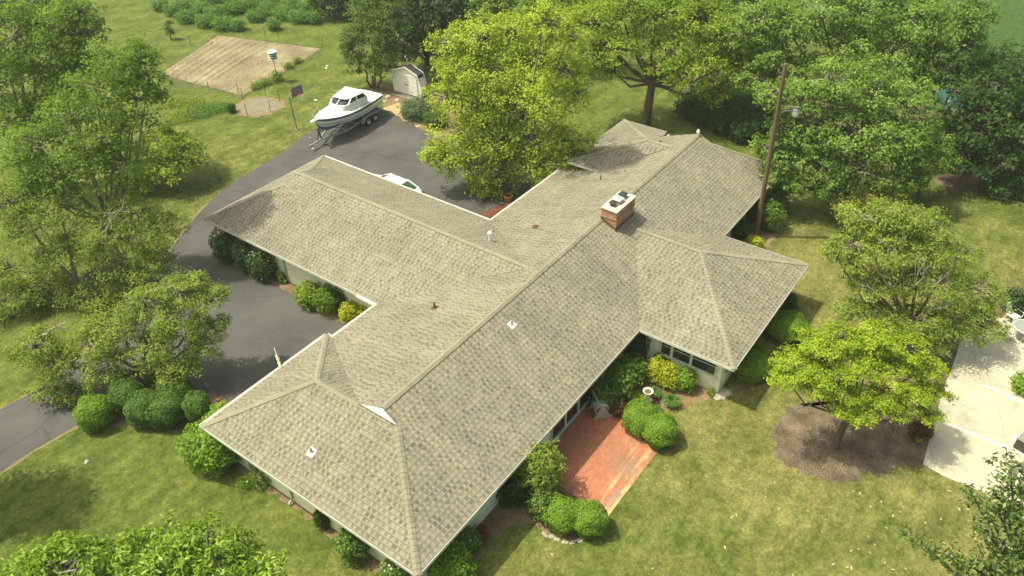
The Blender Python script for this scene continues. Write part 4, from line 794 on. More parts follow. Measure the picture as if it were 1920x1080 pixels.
def tree(label, base, lobes, ln, leaf, bark='brown', r0=.22, fill=.75, name="tree", group=None, cat="tree", twig=.45, stems=1, lean=None, fork=.35, baseh=None, dead=0, **kw):
    B = gp(*base); lobs = []
    for (px, py, rp, dd, *sq) in lobes:
        d = ray(px, py); t = (((B-CAMP)@FH)+dd)/(d@FH); P = CAMP+t*d; r = rp*mpp(P)
        P[2] = max(P[2], r*.45); lobs.append((P-B, r, sq[0] if sq else .8))
    T_ = thing(name, label, cat, tuple(B), 0, group)
    Q, tint, CC = crown(lobs, ln, fill, **kw)
    quads_mesh("crown", Q, tint, leaf, T_)
    cen = np.mean([c for c, r, _ in lobs], 0); zl = min(c[2] for c, r, _ in lobs); zf = max(.6, cen[2]*fork) if baseh is None else baseh
    m = MB()
    forks = []
    for s in range(stems):
        A_ = 2*math.pi*s/max(1, stems)+.6; o = np.array([math.cos(A_), math.sin(A_), 0])*(.0 if stems == 1 else .25)
        f = np.array([cen[0]*.25, cen[1]*.25, zf])+o*2.2*(stems > 1); forks.append(f)
        pts = [o+[0, 0, -.05], o*1.2+[0, 0, zf*.12], o*1.6+f*.5*[1, 1, 1]*[.6, .6, 1], f]; rr = r0/math.sqrt(stems)
        m.tube(pts, [rr*1.35, rr*1.05, rr*.92, rr*.8], 9, False)
    rr = r0/math.sqrt(stems)
    for (c, r, sq) in lobs:
        f = forks[int(np.argmin([np.linalg.norm((f-c)[:2]) for f in forks]))]; mid = f*.5+c*.5+np.array([0, 0, -.12*np.linalg.norm(c-f)])+rng.normal(size=3)*.15
        k_ = min(.62, .25+.10*r); m.tube([f-[0, 0, .1], f*.75+mid*.25, mid, c], [rr*k_*1.2, rr*k_, rr*k_*.7, rr*k_*.38], 6, False)
    for (p, c, r) in CC:
        if rng.random() < twig:
            mid = (p+c)/2+rng.normal(size=3)*.10*r; m.tube([c+rng.normal(size=3)*.12*r, mid, p+(p-c)*.05], [rr*.17+.008, rr*.11+.006, .006], 4, False)
    m.build("trunk", BARK[bark], T_, True)
    if dead:     # bare grey limbs that stand clear of the leaves
        for (px, py, dd, qx, qy, rad) in dead:
            dm = MB()
            def W(x, y, dd): d = ray(x, y); return CAMP+(((B-CAMP)@FH)+dd)/(d@FH)*d-B
            a_, b_ = W(px, py, dd), W(qx, qy, dd+rng.uniform(-.5, .5)); Ln_ = np.linalg.norm(b_-a_)
            pts = [a_+(b_-a_)*f+rng.normal(size=3)*.05*Ln_*(0 < f < 1) for f in (0, .25, .5, .75, 1)]; dm.tube(pts, [rad, rad*.85, rad*.7, rad*.5, rad*.25], 6, False)
            for _ in range(6):
                f = rng.uniform(.2, .95); s = a_+(b_-a_)*f; e = s+(unit(1)[0]*.8+(b_-a_)/Ln_*.8+[0, 0, .25])*Ln_*rng.uniform(.15, .4); mm = (s+e)/2+rng.normal(size=3)*.04*Ln_
                dm.tube([s, mm, e], [rad*.35, rad*.25, .007], 4, False); e2 = mm+(unit(1)[0]+[0, 0, .3])*Ln_*.15; dm.tube([mm, e2], [rad*.2, .006], 4, False)
            dm.build("dead_limb", BARK['pale'], T_, True)
    return T_
def bush(label, px, py, rp, hgt, leaf, ln=.07, group=None, name="bush", cat="bush", loose=0., fill=1.0, sq=None, flowers=None, ry=1., rot=0., tight=True, dep=0.):
    """shrub whose middle shows at photo pixel (px, py): dense leafy shell over a twiggy core."""
    P = gp(px, py, hgt*.5); r = rp*mpp(P)*(1.08 if tight else 1.12); B = np.array([P[0], P[1], 0.])+FH*dep
    T_ = thing(name, label, cat, tuple(B), rot, group)
    nA = int(fill*2.6*2*math.pi*r*r*(.5+hgt/(2*r)*.6)/(ln*ln*.3)); nA = min(nA, 26000)
    u = unit(nA); ph = rng.uniform(0, 6, 6)
    lump = 1+.09*np.sin(u[:, 0]*5+ph[0])*np.sin(u[:, 1]*5+ph[1])+.06*np.sin(u[:, 0]*2.5+ph[3])+.06*np.sin(u[:, 2]*7+ph[2]+u[:, 0]*4)+loose*.6*np.sin(u[:, 0]*9+ph[3])*np.sin(u[:, 1]*8+ph[4]+u[:, 2]*9)
    dd = (1-(.06+loose*.5)*np.abs(rng.normal(size=nA)))*lump; e = 2.6                       # superellipsoid, squared shoulders
    sh = 1/((np.abs(u[:, 0])**e+np.abs(u[:, 1])**e+np.abs(u[:, 2])**e)**(1/e)); sh = 1+(sh-1)*(.55 if tight else .2)
    q = u*(sh*dd)[:, None]*np.array([r, r*ry, hgt*.52])+[0, 0, hgt*.5]; q[:, 2] = np.maximum(q[:, 2], .03)
    nn = u*[1, 1, 1.1]+rng.normal(size=(nA, 3))*(.45+loose)+[0, 0, .25+loose]; nn /= np.linalg.norm(nn, axis=1, keepdims=True)
    Q = leaf_quads(q, nn, ln*rng.uniform(.7, 1.3, nA), .55); tint = np.clip(.5+.10*np.sin(u[:, 0]*6+ph[5])*np.sin(u[:, 1]*6)+rng.normal(size=nA)*.16, 0, 1)
    # solid core so the ground does not shine through
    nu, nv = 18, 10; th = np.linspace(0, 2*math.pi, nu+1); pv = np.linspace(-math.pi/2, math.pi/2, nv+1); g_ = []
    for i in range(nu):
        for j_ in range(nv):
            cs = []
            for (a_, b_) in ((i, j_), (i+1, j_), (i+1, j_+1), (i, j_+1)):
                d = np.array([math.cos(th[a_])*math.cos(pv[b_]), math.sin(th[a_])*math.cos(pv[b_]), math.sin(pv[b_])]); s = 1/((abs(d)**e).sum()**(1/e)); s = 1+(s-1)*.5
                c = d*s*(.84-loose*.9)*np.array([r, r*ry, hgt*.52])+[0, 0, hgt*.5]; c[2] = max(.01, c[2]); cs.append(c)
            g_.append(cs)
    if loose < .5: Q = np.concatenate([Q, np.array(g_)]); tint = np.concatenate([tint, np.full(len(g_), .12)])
    quads_mesh("foliage", Q, tint, leaf, T_)
    st = MB()
    for _ in range(7):
        d = unit(1)[0]; d[2] = abs(d[2])+.5; d /= np.linalg.norm(d); st.tube([(d[0]*.05, d[1]*.05, -.02), tuple(d*[r*.4, r*.4, hgt*.4]), tuple(d*[r*.8, r*.8*ry, hgt*.75])], [.03, .02, .008], 5, False)
    st.build("stem", BARK['brown'], T_, True)
    if flowers:
        cnt, fm, fs = flowers; uu = unit(cnt); uu[:, 2] = np.abs(uu[:, 2])*.9+.05; uu /= np.linalg.norm(uu, axis=1, keepdims=True); c = uu*np.array([r, r*ry, hgt*.54])*1.03+[0, 0, hgt*.5]
        Fq = np.concatenate([leaf_quads(c, uu+rng.normal(size=uu.shape)*.3, np.full(cnt, fs), .9) for _ in range(2)]); quads_mesh("blossom", Fq, np.full(len(Fq), .5), fm, T_)
    return T_
def tuft(label, px, py, rp, hgt, leaf, n=260, group=None, name="grass_clump"):
    B = gp(px, py+rp*.4); r = rp*mpp(B); T_ = thing(name, label, "plant", tuple(B), 0, group); Q, tn = [], []
    for _ in range(n):
        A_ = rng.uniform(0, 2*math.pi); o = np.array([math.cos(A_), math.sin(A_), 0]); s = o*r*.25*rng.random(); L_ = rng.uniform(.6, 1.05); w_ = np.array([-o[1], o[0], 0])*.014
        p0, p1, p2 = s, s+o*r*.35*L_+[0, 0, hgt*.8*L_], s+o*r*L_+[0, 0, hgt*.62*L_]
        Q += [[p0-w_, p0+w_, p1+w_, p1-w_], [p1-w_, p1+w_, p2+w_*.3, p2-w_*.3]]; t = np.clip(.5+rng.normal()*.2, 0, 1); tn += [t, t]
    quads_mesh("blade", np.array(Q), np.array(tn), leaf, T_)['kind'] = 'stuff'; return T_

LM = leafmat
L_LIME = LM("leaf_lime", (0.179, 0.255, 0.020), (0.327, 0.446, 0.037), (0.508, 0.605, 0.067)); L_SPRING = LM("leaf_spring", (0.137, 0.215, 0.022), (0.257, 0.369, 0.040), (0.419, 0.515, 0.082)); L_OAK = LM("leaf_oak", (0.095, 0.175, 0.023), (0.171, 0.284, 0.033), (0.308, 0.412, 0.068))
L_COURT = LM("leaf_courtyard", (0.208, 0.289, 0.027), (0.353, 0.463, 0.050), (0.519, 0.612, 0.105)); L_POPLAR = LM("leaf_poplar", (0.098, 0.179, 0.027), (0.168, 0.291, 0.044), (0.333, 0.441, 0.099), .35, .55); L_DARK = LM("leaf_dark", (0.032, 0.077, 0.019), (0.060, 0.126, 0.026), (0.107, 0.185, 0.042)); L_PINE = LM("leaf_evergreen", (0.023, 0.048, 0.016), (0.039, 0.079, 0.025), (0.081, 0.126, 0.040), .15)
L_LOCUST = LM("leaf_locust", (0.140, 0.210, 0.032), (0.246, 0.332, 0.053), (0.377, 0.447, 0.092)); L_DOG = LM("leaf_dogwood", (0.146, 0.220, 0.033), (0.258, 0.347, 0.057), (0.376, 0.457, 0.097)); L_YEL = LM("leaf_yellow", (.24, .28, .02), (.44, .50, .035), (.62, .64, .09)); L_BOX = LM("leaf_box", (0.093, 0.178, 0.019), (0.175, 0.302, 0.026), (0.283, 0.419, 0.047), .2)
L_BOXD = LM("leaf_box_dark", (0.056, 0.130, 0.022), (0.099, 0.198, 0.031), (0.161, 0.275, 0.052), .2); L_MAG = LM("leaf_magnolia", (0.049, 0.095, 0.018), (0.096, 0.156, 0.029), (0.273, 0.326, 0.109), .12, .28); L_RHODO = LM("leaf_rhododendron", (0.064, 0.130, 0.022), (0.120, 0.215, 0.031), (0.226, 0.309, 0.054), .2, .4); L_RED = LM("leaf_red", (0.123, 0.043, 0.016), (0.246, 0.080, 0.033), (0.369, 0.160, 0.046)); L_BERRY = LM("leaf_berry", (0.081, 0.180, 0.031), (0.137, 0.275, 0.054), (0.226, 0.360, 0.091))
L_HICK = LM("leaf_hickory", (0.114, 0.198, 0.018), (0.210, 0.336, 0.031), (0.434, 0.566, 0.109), .3, .4); L_CAM = LM("leaf_camellia", (0.030, 0.066, 0.016), (0.056, 0.106, 0.023), (0.175, 0.226, 0.111), .12, .3); L_CREPE = LM("leaf_crepe", (0.064, 0.123, 0.025), (0.120, 0.198, 0.037), (0.210, 0.284, 0.064))
F_WHITE = LM("petal_white", (.6, .6, .5), (.75, .75, .65), (.8, .8, .75)); F_PINK = LM("petal_pink", (.5, .05, .3), (.6, .08, .38), (.7, .1, .4)); F_PALE = LM("petal_pale", (.5, .42, .36), (.6, .52, .45), (.7, .6, .5))

# ------------------------------------------------------------------ trees
tree("bright yellow green tree with long leaves at the bottom left picture edge", (330, 1300), [(40, 1120, 95, 0, .7), (130, 1075, 85, .4, .7), (240, 1085, 90, .6, .7), (300, 1045, 65, 1.2, .7), (380, 1050, 80, .8, .7), (450, 1085, 75, .6, .7), (330, 1110, 100, 0, .7), (480, 1140, 90, -.4, .7), (220, 1170, 110, -.8, .7), (410, 1190, 110, -1., .7), (80, 1200, 110, -1, .7), (540, 1170, 60, -.2, .6)], .19, L_HICK, 'grey', .2, .85, wr=.34, rc0=.20, flat=.75, updir=.45, shell=.45, tvar=.8)
tree("tall leafy green tree filling the top left corner", (45, 350), [(30, 70, 75, 0), (110, 40, 55, 1.5), (155, 60, 40, 2), (90, 120, 75, .5), (150, 125, 45, 1.5), (20, 150, 70, -.5), (100, 190, 60, 0), (30, 225, 50, -.8), (150, 25, 35, 2), (50, 20, 45, 2.5)], .21, L_OAK, 'grey', .26, .55)
tree("rounded green tree left of the tilled bed", (225, 500), [(230, 120, 55, 1.4), (280, 140, 36, 1.0), (180, 165, 60, 0.7), (255, 190, 55, 0.8), (140, 225, 55, 0.2), (215, 250, 55, 0.2), (160, 295, 55, -0.3), (70, 270, 55, -0.2), (260, 110, 35, 1.8), (110, 330, 55, -0.6), (60, 350, 45, -0.6), (220, 320, 45, -0.4), (30, 300, 40, 0.2)], .17, L_OAK, 'grey', .22, .55)
tree("low fresh green maple overhanging the grass by the driveway", (318, 352), [(300, 265, 42, .5, .6), (345, 280, 36, .8, .55), (275, 310, 42, 0, .6), (325, 315, 40, -.2, .55), (360, 300, 25, .5, .5), (240, 345, 40, -.5, .6)], .19, L_SPRING, 'grey', .12, .8)
tree("sprawling thin leaved tree with bare white limbs left of the driveway", (150, 560), [(250, 400, 48, 1.5, .6), (190, 430, 50, 1, .6), (300, 430, 45, 1.5, .6), (130, 470, 50, .5, .6), (230, 480, 55, .6, .6), (290, 490, 40, .8, .6), (60, 430, 55, .5, .6), (90, 540, 60, 0, .6), (40, 600, 55, -.8, .6), (180, 540, 55, 0, .6), (20, 500, 50, 0, .6), (20, 380, 55, 1, .6), (110, 390, 50, 1, .6)], .13, L_LOCUST, 'grey', .2, .48, dead=[(175, 450, .5, 235, 365, .06), (165, 435, .4, 120, 405, .05), (115, 500, -.2, 55, 455, .06), (70, 612, -1, 15, 640, .05)])
tree("spreading tree with a pale branch arching over the dark driveway", (268, 722), [(340, 545, 45, 1, .55), (390, 560, 38, 1, .55), (270, 570, 45, 1, .55), (400, 610, 32, .6, .55), (330, 600, 50, .5, .55), (230, 610, 50, .5, .55), (170, 640, 52, 0, .55), (280, 650, 50, 0, .55), (370, 650, 38, .2, .55), (110, 680, 45, -.5, .55), (200, 690, 45, -.5, .55), (330, 690, 42, -.5, .55), (60, 650, 45, -.5, .55), (130, 735, 32, -1, .5), (310, 730, 30, -.8, .5), (365, 525, 25, 1.5, .5), (75, 735, 22, -1.2, .5)], .12, L_LOCUST, 'grey', .24, .60, dead=[(218, 627, .3, 335, 610, .05), (275, 550, 1, 310, 538, .045), (80, 628, -.3, 125, 605, .05)])
tree("airy bright green tree overhanging the back court and roof", (945, 335), [(850, 85, 42, 0.2), (900, 70, 48, 0.2), (960, 60, 45, 0.2), (1020, 45, 50, -4.1), (1065, 70, 35, -4.0), (870, 135, 55, -0.4), (930, 135, 60, -0.4), (1000, 125, 60, -0.5), (1060, 130, 45, -3.8), (840, 180, 40, -0.7), (890, 200, 60, -1.0), (960, 200, 60, -1.0), (1030, 190, 50, -3.5), (1080, 175, 30, -3.6), (860, 250, 50, -1.3), (930, 260, 55, -1.4), (1000, 255, 55, -1.5), (1060, 260, 38, -2.3), (830, 295, 35, -1.6), (880, 315, 45, -1.7), (945, 325, 42, -1.7), (1010, 310, 42, -2.0), (1070, 290, 32, -2.7), (1092, 305, 24, -3.3), (1070, 312, 22, -3.), (1105, 318, 14, -3.4), (1100, 265, 20, -3.0), (905, 355, 28, -2.0), (815, 285, 25, -1.6)], .17, L_COURT, 'grey', .26, .62, flat=.8, rc0=.26)
tree("broad green tree with a forked trunk behind the far roof end", (1210, 240), [(1110, 45, 48, 1), (1165, 30, 50, 1.5), (1230, 25, 55, 1.5), (1300, 35, 60, 1), (1360, 60, 50, .5), (1150, 90, 45, 0), (1260, 90, 50, 0), (1330, 115, 55, -.5), (1390, 110, 40, -.5), (1285, 150, 40, -.8), (1350, 165, 36, -1), (1180, 5, 50, 2), (1290, 0, 50, 2), (1110, 100, 32, .3), (1230, 130, 28, -.5), (1145, 130, 26, 0)], .18, L_SPRING, 'brown', .34, .62, fork=.55, dead=[(1350, 130, -1.2, 1395, 165, .03), (1340, 140, -1.4, 1350, 190, .03), (1180, 120, -.2, 1190, 80, .04)])
tree("tall green tree behind the back lawn at the top middle", (1020, 130), [(930, 10, 45, 0), (985, -5, 50, 0), (1050, -10, 55, .5), (1110, 0, 50, 0), (1060, 40, 40, -.5), (1000, 45, 35, -.5)], .28, L_OAK, 'brown', .25, .6)
tree("shaded dark tree between the forked tree and the tall poplar", (1400, 175), [(1350, 85, 40, 0), (1400, 60, 45, .3), (1440, 90, 40, .3), (1385, 125, 36, -.3), (1430, 150, 34, -.4), (1380, 20, 45, .8)], .26, L_DARK, 'brown', .24, .75)
tree("green tree at the top edge right of the forked tree", (1330, 60), [(1250, -10, 50, 0), (1310, -10, 50, 0), (1370, -10, 50, 0), (1420, 10, 45, 0), (1190, -20, 50, .5)], .28, L_OAK, 'brown', .24, .7)
tree("dark tree in the shade behind the poplar and the dark right tree", (1770, 290), [(1720, 190, 36, 0), (1790, 135, 34, .8), (1750, 240, 34, -.3), (1770, 265, 28, -.6)], .26, L_DARK, 'brown', .24, .75)
tree("dark green tree at the right edge behind the far lawn, above its shaded neighbour", (1860, 250), [(1830, 130, 34, 0), (1880, 110, 34, .3), (1915, 140, 36, 0), (1850, 165, 36, -.4), (1900, 175, 34, -.4)], .24, L_DARK, 'brown', .24, .7)
tree("small round shade tree at the edge of the far right lawn under the poplar", (1720, 372), [(1690, 300, 30, 0), (1735, 315, 32, 0), (1765, 300, 28, .3), (1710, 335, 26, -.3)], .2, L_OAK, 'brown', .14, .7)
tree("full leafy poplar with shiny leaves beside the wooden pole", (1590, 395), [(1500, 190, 48, 1), (1560, 165, 60, 1.5), (1630, 170, 62, 1.5), (1690, 200, 55, 1), (1530, 250, 55, .3), (1600, 245, 65, .2), (1680, 265, 62, 0), (1735, 265, 40, .4), (1490, 300, 40, 0), (1545, 320, 48, -.5), (1610, 315, 50, -.6), (1680, 330, 50, -.8), (1730, 310, 38, -.4), (1560, 355, 30, -1), (1490, 345, 26, -.6), (1470, 240, 35, .6), (1450, 180, 34, .8), (1440, 280, 30, 0), (1450, 330, 26, -.6)], .19, L_POPLAR, 'grey', .3, .70, rc0=.26)
tree("very tall poplar rising behind at the top right of the picture", (1620, 270), [(1430, 35, 48, 1), (1480, 60, 50, .5), (1540, 30, 60, 1), (1620, 20, 65, 1), (1700, 30, 65, 1), (1770, 50, 60, 1), (1820, 30, 40, 1), (1580, 95, 60, 0), (1660, 105, 65, 0), (1745, 120, 50, .3), (1440, 105, 38, 0), (1500, 130, 42, -.3), (1700, 165, 45, -.5), (1810, 85, 36, 1), (1420, 150, 36, -.2), (1400, 60, 40, 1.2), (1640, 140, 45, -.4)], .22, L_POPLAR, 'grey', .34, .72, rc0=.26)
tree("dark green tree in shade at the right picture edge", (1800, 352), [(1840, 200, 40, 1), (1795, 170, 16, .8), (1770, 205, 14, .5), (1860, 170, 50, 1.5), (1915, 190, 45, 1.5), (1785, 255, 36, .5), (1840, 240, 55, .5), (1905, 255, 50, .5), (1800, 295, 40, 0), (1870, 305, 50, -.3), (1920, 320, 40, -.3), (1875, 355, 30, -1), (1920, 370, 30, -1), (1930, 130, 40, 2), (1960, 230, 60, 1)], .26, L_DARK, 'brown', .3, .7)
tree("spreading dogwood with grey limbs and dull green leaves on the right lawn", (1700, 655), [(1620, 410, 42, 1.5, .55), (1680, 405, 48, 1.8, .55), (1740, 420, 42, 1.6, .55), (1600, 460, 40, .8, .55), (1660, 460, 50, .8, .55), (1730, 470, 45, .9, .55), (1790, 475, 42, 1, .55), (1620, 530, 36, .2, .5), (1690, 530, 42, .3, .5), (1760, 530, 50, .3, .55), (1830, 545, 42, .5, .55), (1640, 590, 40, -.4, .5), (1710, 600, 45, -.5, .5), (1780, 600, 50, -.4, .55), (1840, 610, 40, -.2, .5), (1590, 580, 28, -.4, .5), (1860, 570, 28, .3, .5), (1750, 640, 35, -.9, .5), (1605, 495, 30, .4, .5), (1560, 470, 22, .6, .5)], .13, L_DOG, 'grey', .2, .68, dead=[(1700, 560, -.2, 1735, 500, .055), (1720, 560, -.3, 1775, 515, .055), (1680, 540, 0, 1630, 490, .05), (1690, 520, .1, 1690, 460, .04), (1740, 590, -.5, 1800, 560, .04)])
tree("yellowish green small tree behind the dogwood", (1610, 445), [(1585, 385, 26, .6, .6), (1630, 380, 32, .8, .6), (1680, 385, 30, .6, .6), (1610, 410, 30, 0, .6)], .2, LM("leaf_olive", (0.161, 0.189, 0.022), (0.273, 0.300, 0.037), (0.402, 0.413, 0.072)), 'grey', .1, .6)
tree("flat topped lime green maple in the round mulch bed", (1566, 838), [(1490, 680, 36, .4, .42), (1530, 645, 34, .8, .42), (1580, 630, 38, 1.1, .42), (1640, 630, 38, 1.2, .42), (1695, 650, 36, 1, .42), (1740, 690, 34, .6, .42), (1470, 705, 26, 0, .4), (1545, 690, 42, .3, .42), (1610, 680, 45, .5, .42), (1675, 695, 42, .4, .42), (1530, 725, 30, -.2, .4), (1590, 735, 36, -.3, .4), (1655, 745, 38, -.3, .42), (1715, 735, 34, -.1, .42), (1755, 735, 24, .1, .4), (1615, 775, 28, -.8, .4), (1680, 770, 28, -.7, .4), (1575, 770, 22, -.8, .4), (1740, 775, 24, -.5, .4)], .105, L_LIME, 'brown', .16, 1.0, fork=.45, rc0=.34, flat=.42, twig=.25, dead=[(1530, 745, -.3, 1470, 785, .025), (1680, 750, -.2, 1660, 810, .02)])
tree("glossy dark magnolia with open branches at the bottom right corner", (2010, 1230), [(1895, 880, 32, 1.2, .6), (1925, 920, 35, 1, .6), (1860, 935, 30, .6, .6), (1900, 975, 36, .4, .6), (1825, 930, 18, .6, .6), (1845, 985, 22, .2, .6), (1880, 1020, 30, -.1, .6), (1700, 1005, 12, .2, .5), (1735, 1025, 18, 0, .5), (1775, 1040, 24, -.1, .5), (1820, 1060, 32, -.3, .5), (1870, 1065, 36, -.4, .6), (1915, 1055, 40, -.3, .6), (1840, 1090, 30, -.6, .5), (1920, 1000, 30, .3, .6), (1890, 960, 20, .8, .6), (1980, 1100, 80, -.5, .7), (1960, 960, 50, .4, .7)], .17, L_MAG, 'grey', .24, .55, wr=.42, rc0=.55, flat=.7, updir=.6, shell=.3)
tree("feathery multi stemmed tree left of the white shed", (702, 165), [(690, 25, 34, .5), (730, 45, 36, .5), (665, 70, 28, .2), (705, 85, 40, .2), (745, 100, 28, 0), (670, 115, 28, -.2), (715, 125, 26, -.4), (700, -5, 35, 1), (735, 5, 30, .8), (650, 90, 16, 0)], .19, L_CREPE, 'brown', .17, .7, stems=4, fork=.3)
for lab, b_, lo in (("dark evergreen tree right behind the white shed", (800, 128), [(770, 40, 42, 0), (810, 30, 45, .5), (845, 55, 36, 0), (775, 85, 32, -.4), (815, 85, 34, -.4), (790, 0, 45, 1), (835, 0, 40, 1), (855, 90, 24, -.3)]),
                    ("dark evergreen tree at the top between shed and bright tree", (890, 95), [(865, 30, 36, 0), (905, 25, 38, .2), (880, -10, 42, .8), (920, -10, 40, .8), (900, 60, 26, -.4)]),
                    ("dark evergreen tree at the top edge behind the berry bushes", (630, 35), [(620, 5, 28, 0), (645, -5, 30, 0), (600, -10, 30, .5), (650, 20, 20, -.2)]),
                    ("dark tree cut by the top left picture corner", (20, 45), [(10, 5, 34, 0), (55, 0, 34, 0), (100, -5, 30, .3), (0, 40, 30, -.4)])):
    tree(lab, b_, lo, .27, L_PINE, 'brown', .24, .9, flat=.8, updir=.5, tvar=1.4, shell=.5)
tree("slim young sapling standing alone on the back grass", (321, 74), [(316, 50, 7, 0, 1.2), (320, 60, 8, 0, 1.), (318, 42, 5, 0, 1.1)], .13, L_DARK, 'brown', .05, .8, cat="sapling", name="sapling")

tree("low tree just outside the left picture edge shading the front lawn", (-190, 960), [(-190, 800, 95, 0, .7), (-270, 770, 90, .4, .7), (-200, 730, 80, .5, .7), (-280, 850, 90, -.4, .7), (-150, 745, 60, .4, .6)], .16, L_OAK, "grey", .2, .6)
# ------------------------------------------------------------------ clipped and loose shrubs
G = "clipped round bushes"
bush("clipped round bush standing alone beside the driveway", 176, 773, 31, 1.5, L_BOX, .075, G, "round_bush")
bush("tall clipped round bush left of the driveway tree trunk", 240, 742, 30, 1.6, L_BOXD, .075, G, "round_bush"); bush("dark clipped bush right of the driveway tree trunk", 327, 735, 30, 1.5, L_BOXD, .075, G, "round_bush"); bush("clipped bush in front of the driveway tree, left one of the joined pair", 268, 767, 31, 1.5, L_BOXD, .075, G, "round_bush"); bush("clipped bush in front of the driveway tree, right one of the joined pair", 312, 766, 33, 1.5, L_BOXD, .075, G, "round_bush"); bush("lower clipped bush between the joined pair and the house corner", 368, 764, 25, 1.3, L_BOXD, .075, G, "round_bush"); bush("small dark bush squeezed behind the driveway tree trunk", 290, 716, 13, 1.1, L_BOXD, .075, G, "round_bush")
bush("big bright green bush under the left house corner", 402, 832, 50, 2.1, L_BOX, .13, None, "corner_bush", loose=.12, ry=1.1); bush("bright green bush against the west wall close to the eave tip", 430, 790, 34, 1.9, L_BOX, .12, None, "corner_bush", loose=.1)
bush("clipped bright bush at the lawn corner of the patio, left one of the two", 1054, 967, 32, 1.3, L_BOX, .065, G, "round_bush"); bush("clipped bright bush at the lawn corner of the patio, right one of the two", 1103, 973, 33, 1.3, L_BOX, .065, G, "round_bush"); bush("clipped bright bush at the far patio end, nearer the hose reel", 1199, 785, 31, 1.3, L_BOX, .065, G, "round_bush"); bush("clipped bright bush at the far patio end, on the lawn side", 1238, 806, 32, 1.35, L_BOX, .065, G, "round_bush")
bush("tall yellow green flowering shrub at the house side of the patio", 1012, 880, 44, 2.7, L_LOCUST, .12, None, "tall_shrub", loose=.35, fill=.8); bush("dark low shrub in the shade under the front eave", 960, 915, 32, 1.3, L_DARK, .10, None, "low_shrub", loose=.3); bush("tall shrub's lower green neighbour beside the round bushes", 1020, 945, 28, 1.3, L_RHODO, .10, None, "low_shrub", loose=.3, flowers=(3, F_PINK, .12))
bush("leafy green shrub near the front roof corner at the bottom edge", 845, 1062, 42, 1.5, L_BOX, .10, None, "low_shrub", loose=.18); bush("dark green rose shrub with pale flowers near the front roof corner", 872, 1015, 26, 1.2, L_RHODO, .10, None, "low_shrub", loose=.3, flowers=(14, F_PALE, .08)); bush("small reddish shrub in the front bed near the red ornament", 905, 998, 11, .7, L_RED, .08, None, "low_shrub", loose=.4)
bush("white flowering bush under the front tip of the roof", 752, 1068, 34, 1.5, L_RHODO, .09, None, "low_shrub", loose=.2, flowers=(60, F_WHITE, .10)); bush("loose green shrub on the west wall, nearest to the white flowering bush", 662, 1018, 30, 1.5, L_RHODO, .10, None, "low_shrub", loose=.35); bush("small upright shrub on the west wall between two bare stretches", 604, 969, 16, 1.1, L_DARK, .09, None, "low_shrub", loose=.25); bush("thin twiggy rose shrub on the west wall below the grey meter box", 490, 893, 24, .8, L_RHODO, .08, None, "low_shrub", loose=.5, fill=.35, flowers=(8, F_WHITE, .07)); bush("sparse low plant on bare ground by the west wall", 460, 905, 16, .4, L_OAK, .07, None, "low_shrub", loose=.5, fill=.4)
GR = "shrubs in the bed between patio and window wing"
for a_ in (("broad leaved rhododendron nearest the hose reel", 1130, 740, 26, 1.2, L_RHODO), ("broad leaved rhododendron in the middle of the front bed", 1160, 712, 34, 1.5, L_RHODO), ("broad leaved rhododendron next to the yellow shrub", 1185, 692, 28, 1.4, L_RHODO)): bush(*a_, .13, GR, "rhododendron", loose=.2)
bush("dark upright evergreen in the inside corner of the front walls", 1196, 652, 26, 2.3, L_PINE, .10, GR, "evergreen_shrub", loose=.12, dep=.6); bush("bright yellow leaved shrub left of its yellow twin below the long window", 1232, 694, 20, 1.2, L_YEL, .11, GR, "yellow_shrub", loose=.3); bush("bright yellow leaved shrub right of its yellow twin below the long window", 1254, 705, 20, 1.2, L_YEL, .11, GR, "yellow_shrub", loose=.3)
bush("green shrub on the cream wall right of the yellow shrubs", 1286, 712, 20, 1.1, L_BOX, .09, GR, "low_shrub", loose=.25); bush("green shrub behind the yellow shrubs against the wall", 1250, 680, 22, 1.1, L_RHODO, .09, GR, "low_shrub", loose=.2, dep=.4); bush("reddish brown shrub between the hose reel and the round bushes", 1157, 764, 16, .7, LM("leaf_bronze", (.09, .055, .02), (.16, .10, .03), (.24, .17, .05)), .09, GR, "low_shrub", loose=.4); bush("small yellow green plant right beside the hose reel", 1142, 762, 9, .6, L_SPRING, .09, GR, "low_shrub", loose=.3)
bush("tiny yellow green plant at the corner of the window wing", 1333, 735, 8, .35, L_SPRING, .07, None, "low_shrub", loose=.5, fill=.6)
tuft("grassy clump on bare ground right of the bird bath", 1258, 754, 17, .6, L_BERRY); tuft("grassy clump left of the bird bath", 1196, 750, 16, .6, L_SPRING); tuft("dark grassy clump just behind the bird bath", 1227, 738, 14, .5, L_BERRY); tuft("small blue green clump between the round bush and grassy clump", 1232, 770, 11, .35, L_BERRY)
bush("large smooth green hedge on the far side of the window wing path", 1473, 612, 37, 1.2, L_BOX, .075, "hedges beside the window wing", "hedge", ry=1.0, cat="hedge"); bush("large smooth green hedge on the near side of the window wing path", 1412, 682, 38, 1.15, L_BOX, .075, "hedges beside the window wing", "hedge", ry=1.0, cat="hedge", flowers=(2, LM("petal_red", (.5, .05, .02), (.6, .06, .02), (.7, .1, .03)), .10)); bush("narrow dark shrub under the far corner of the window wing eave", 1478, 565, 15, 1., L_DARK, .08, None, "low_shrub", loose=.3)
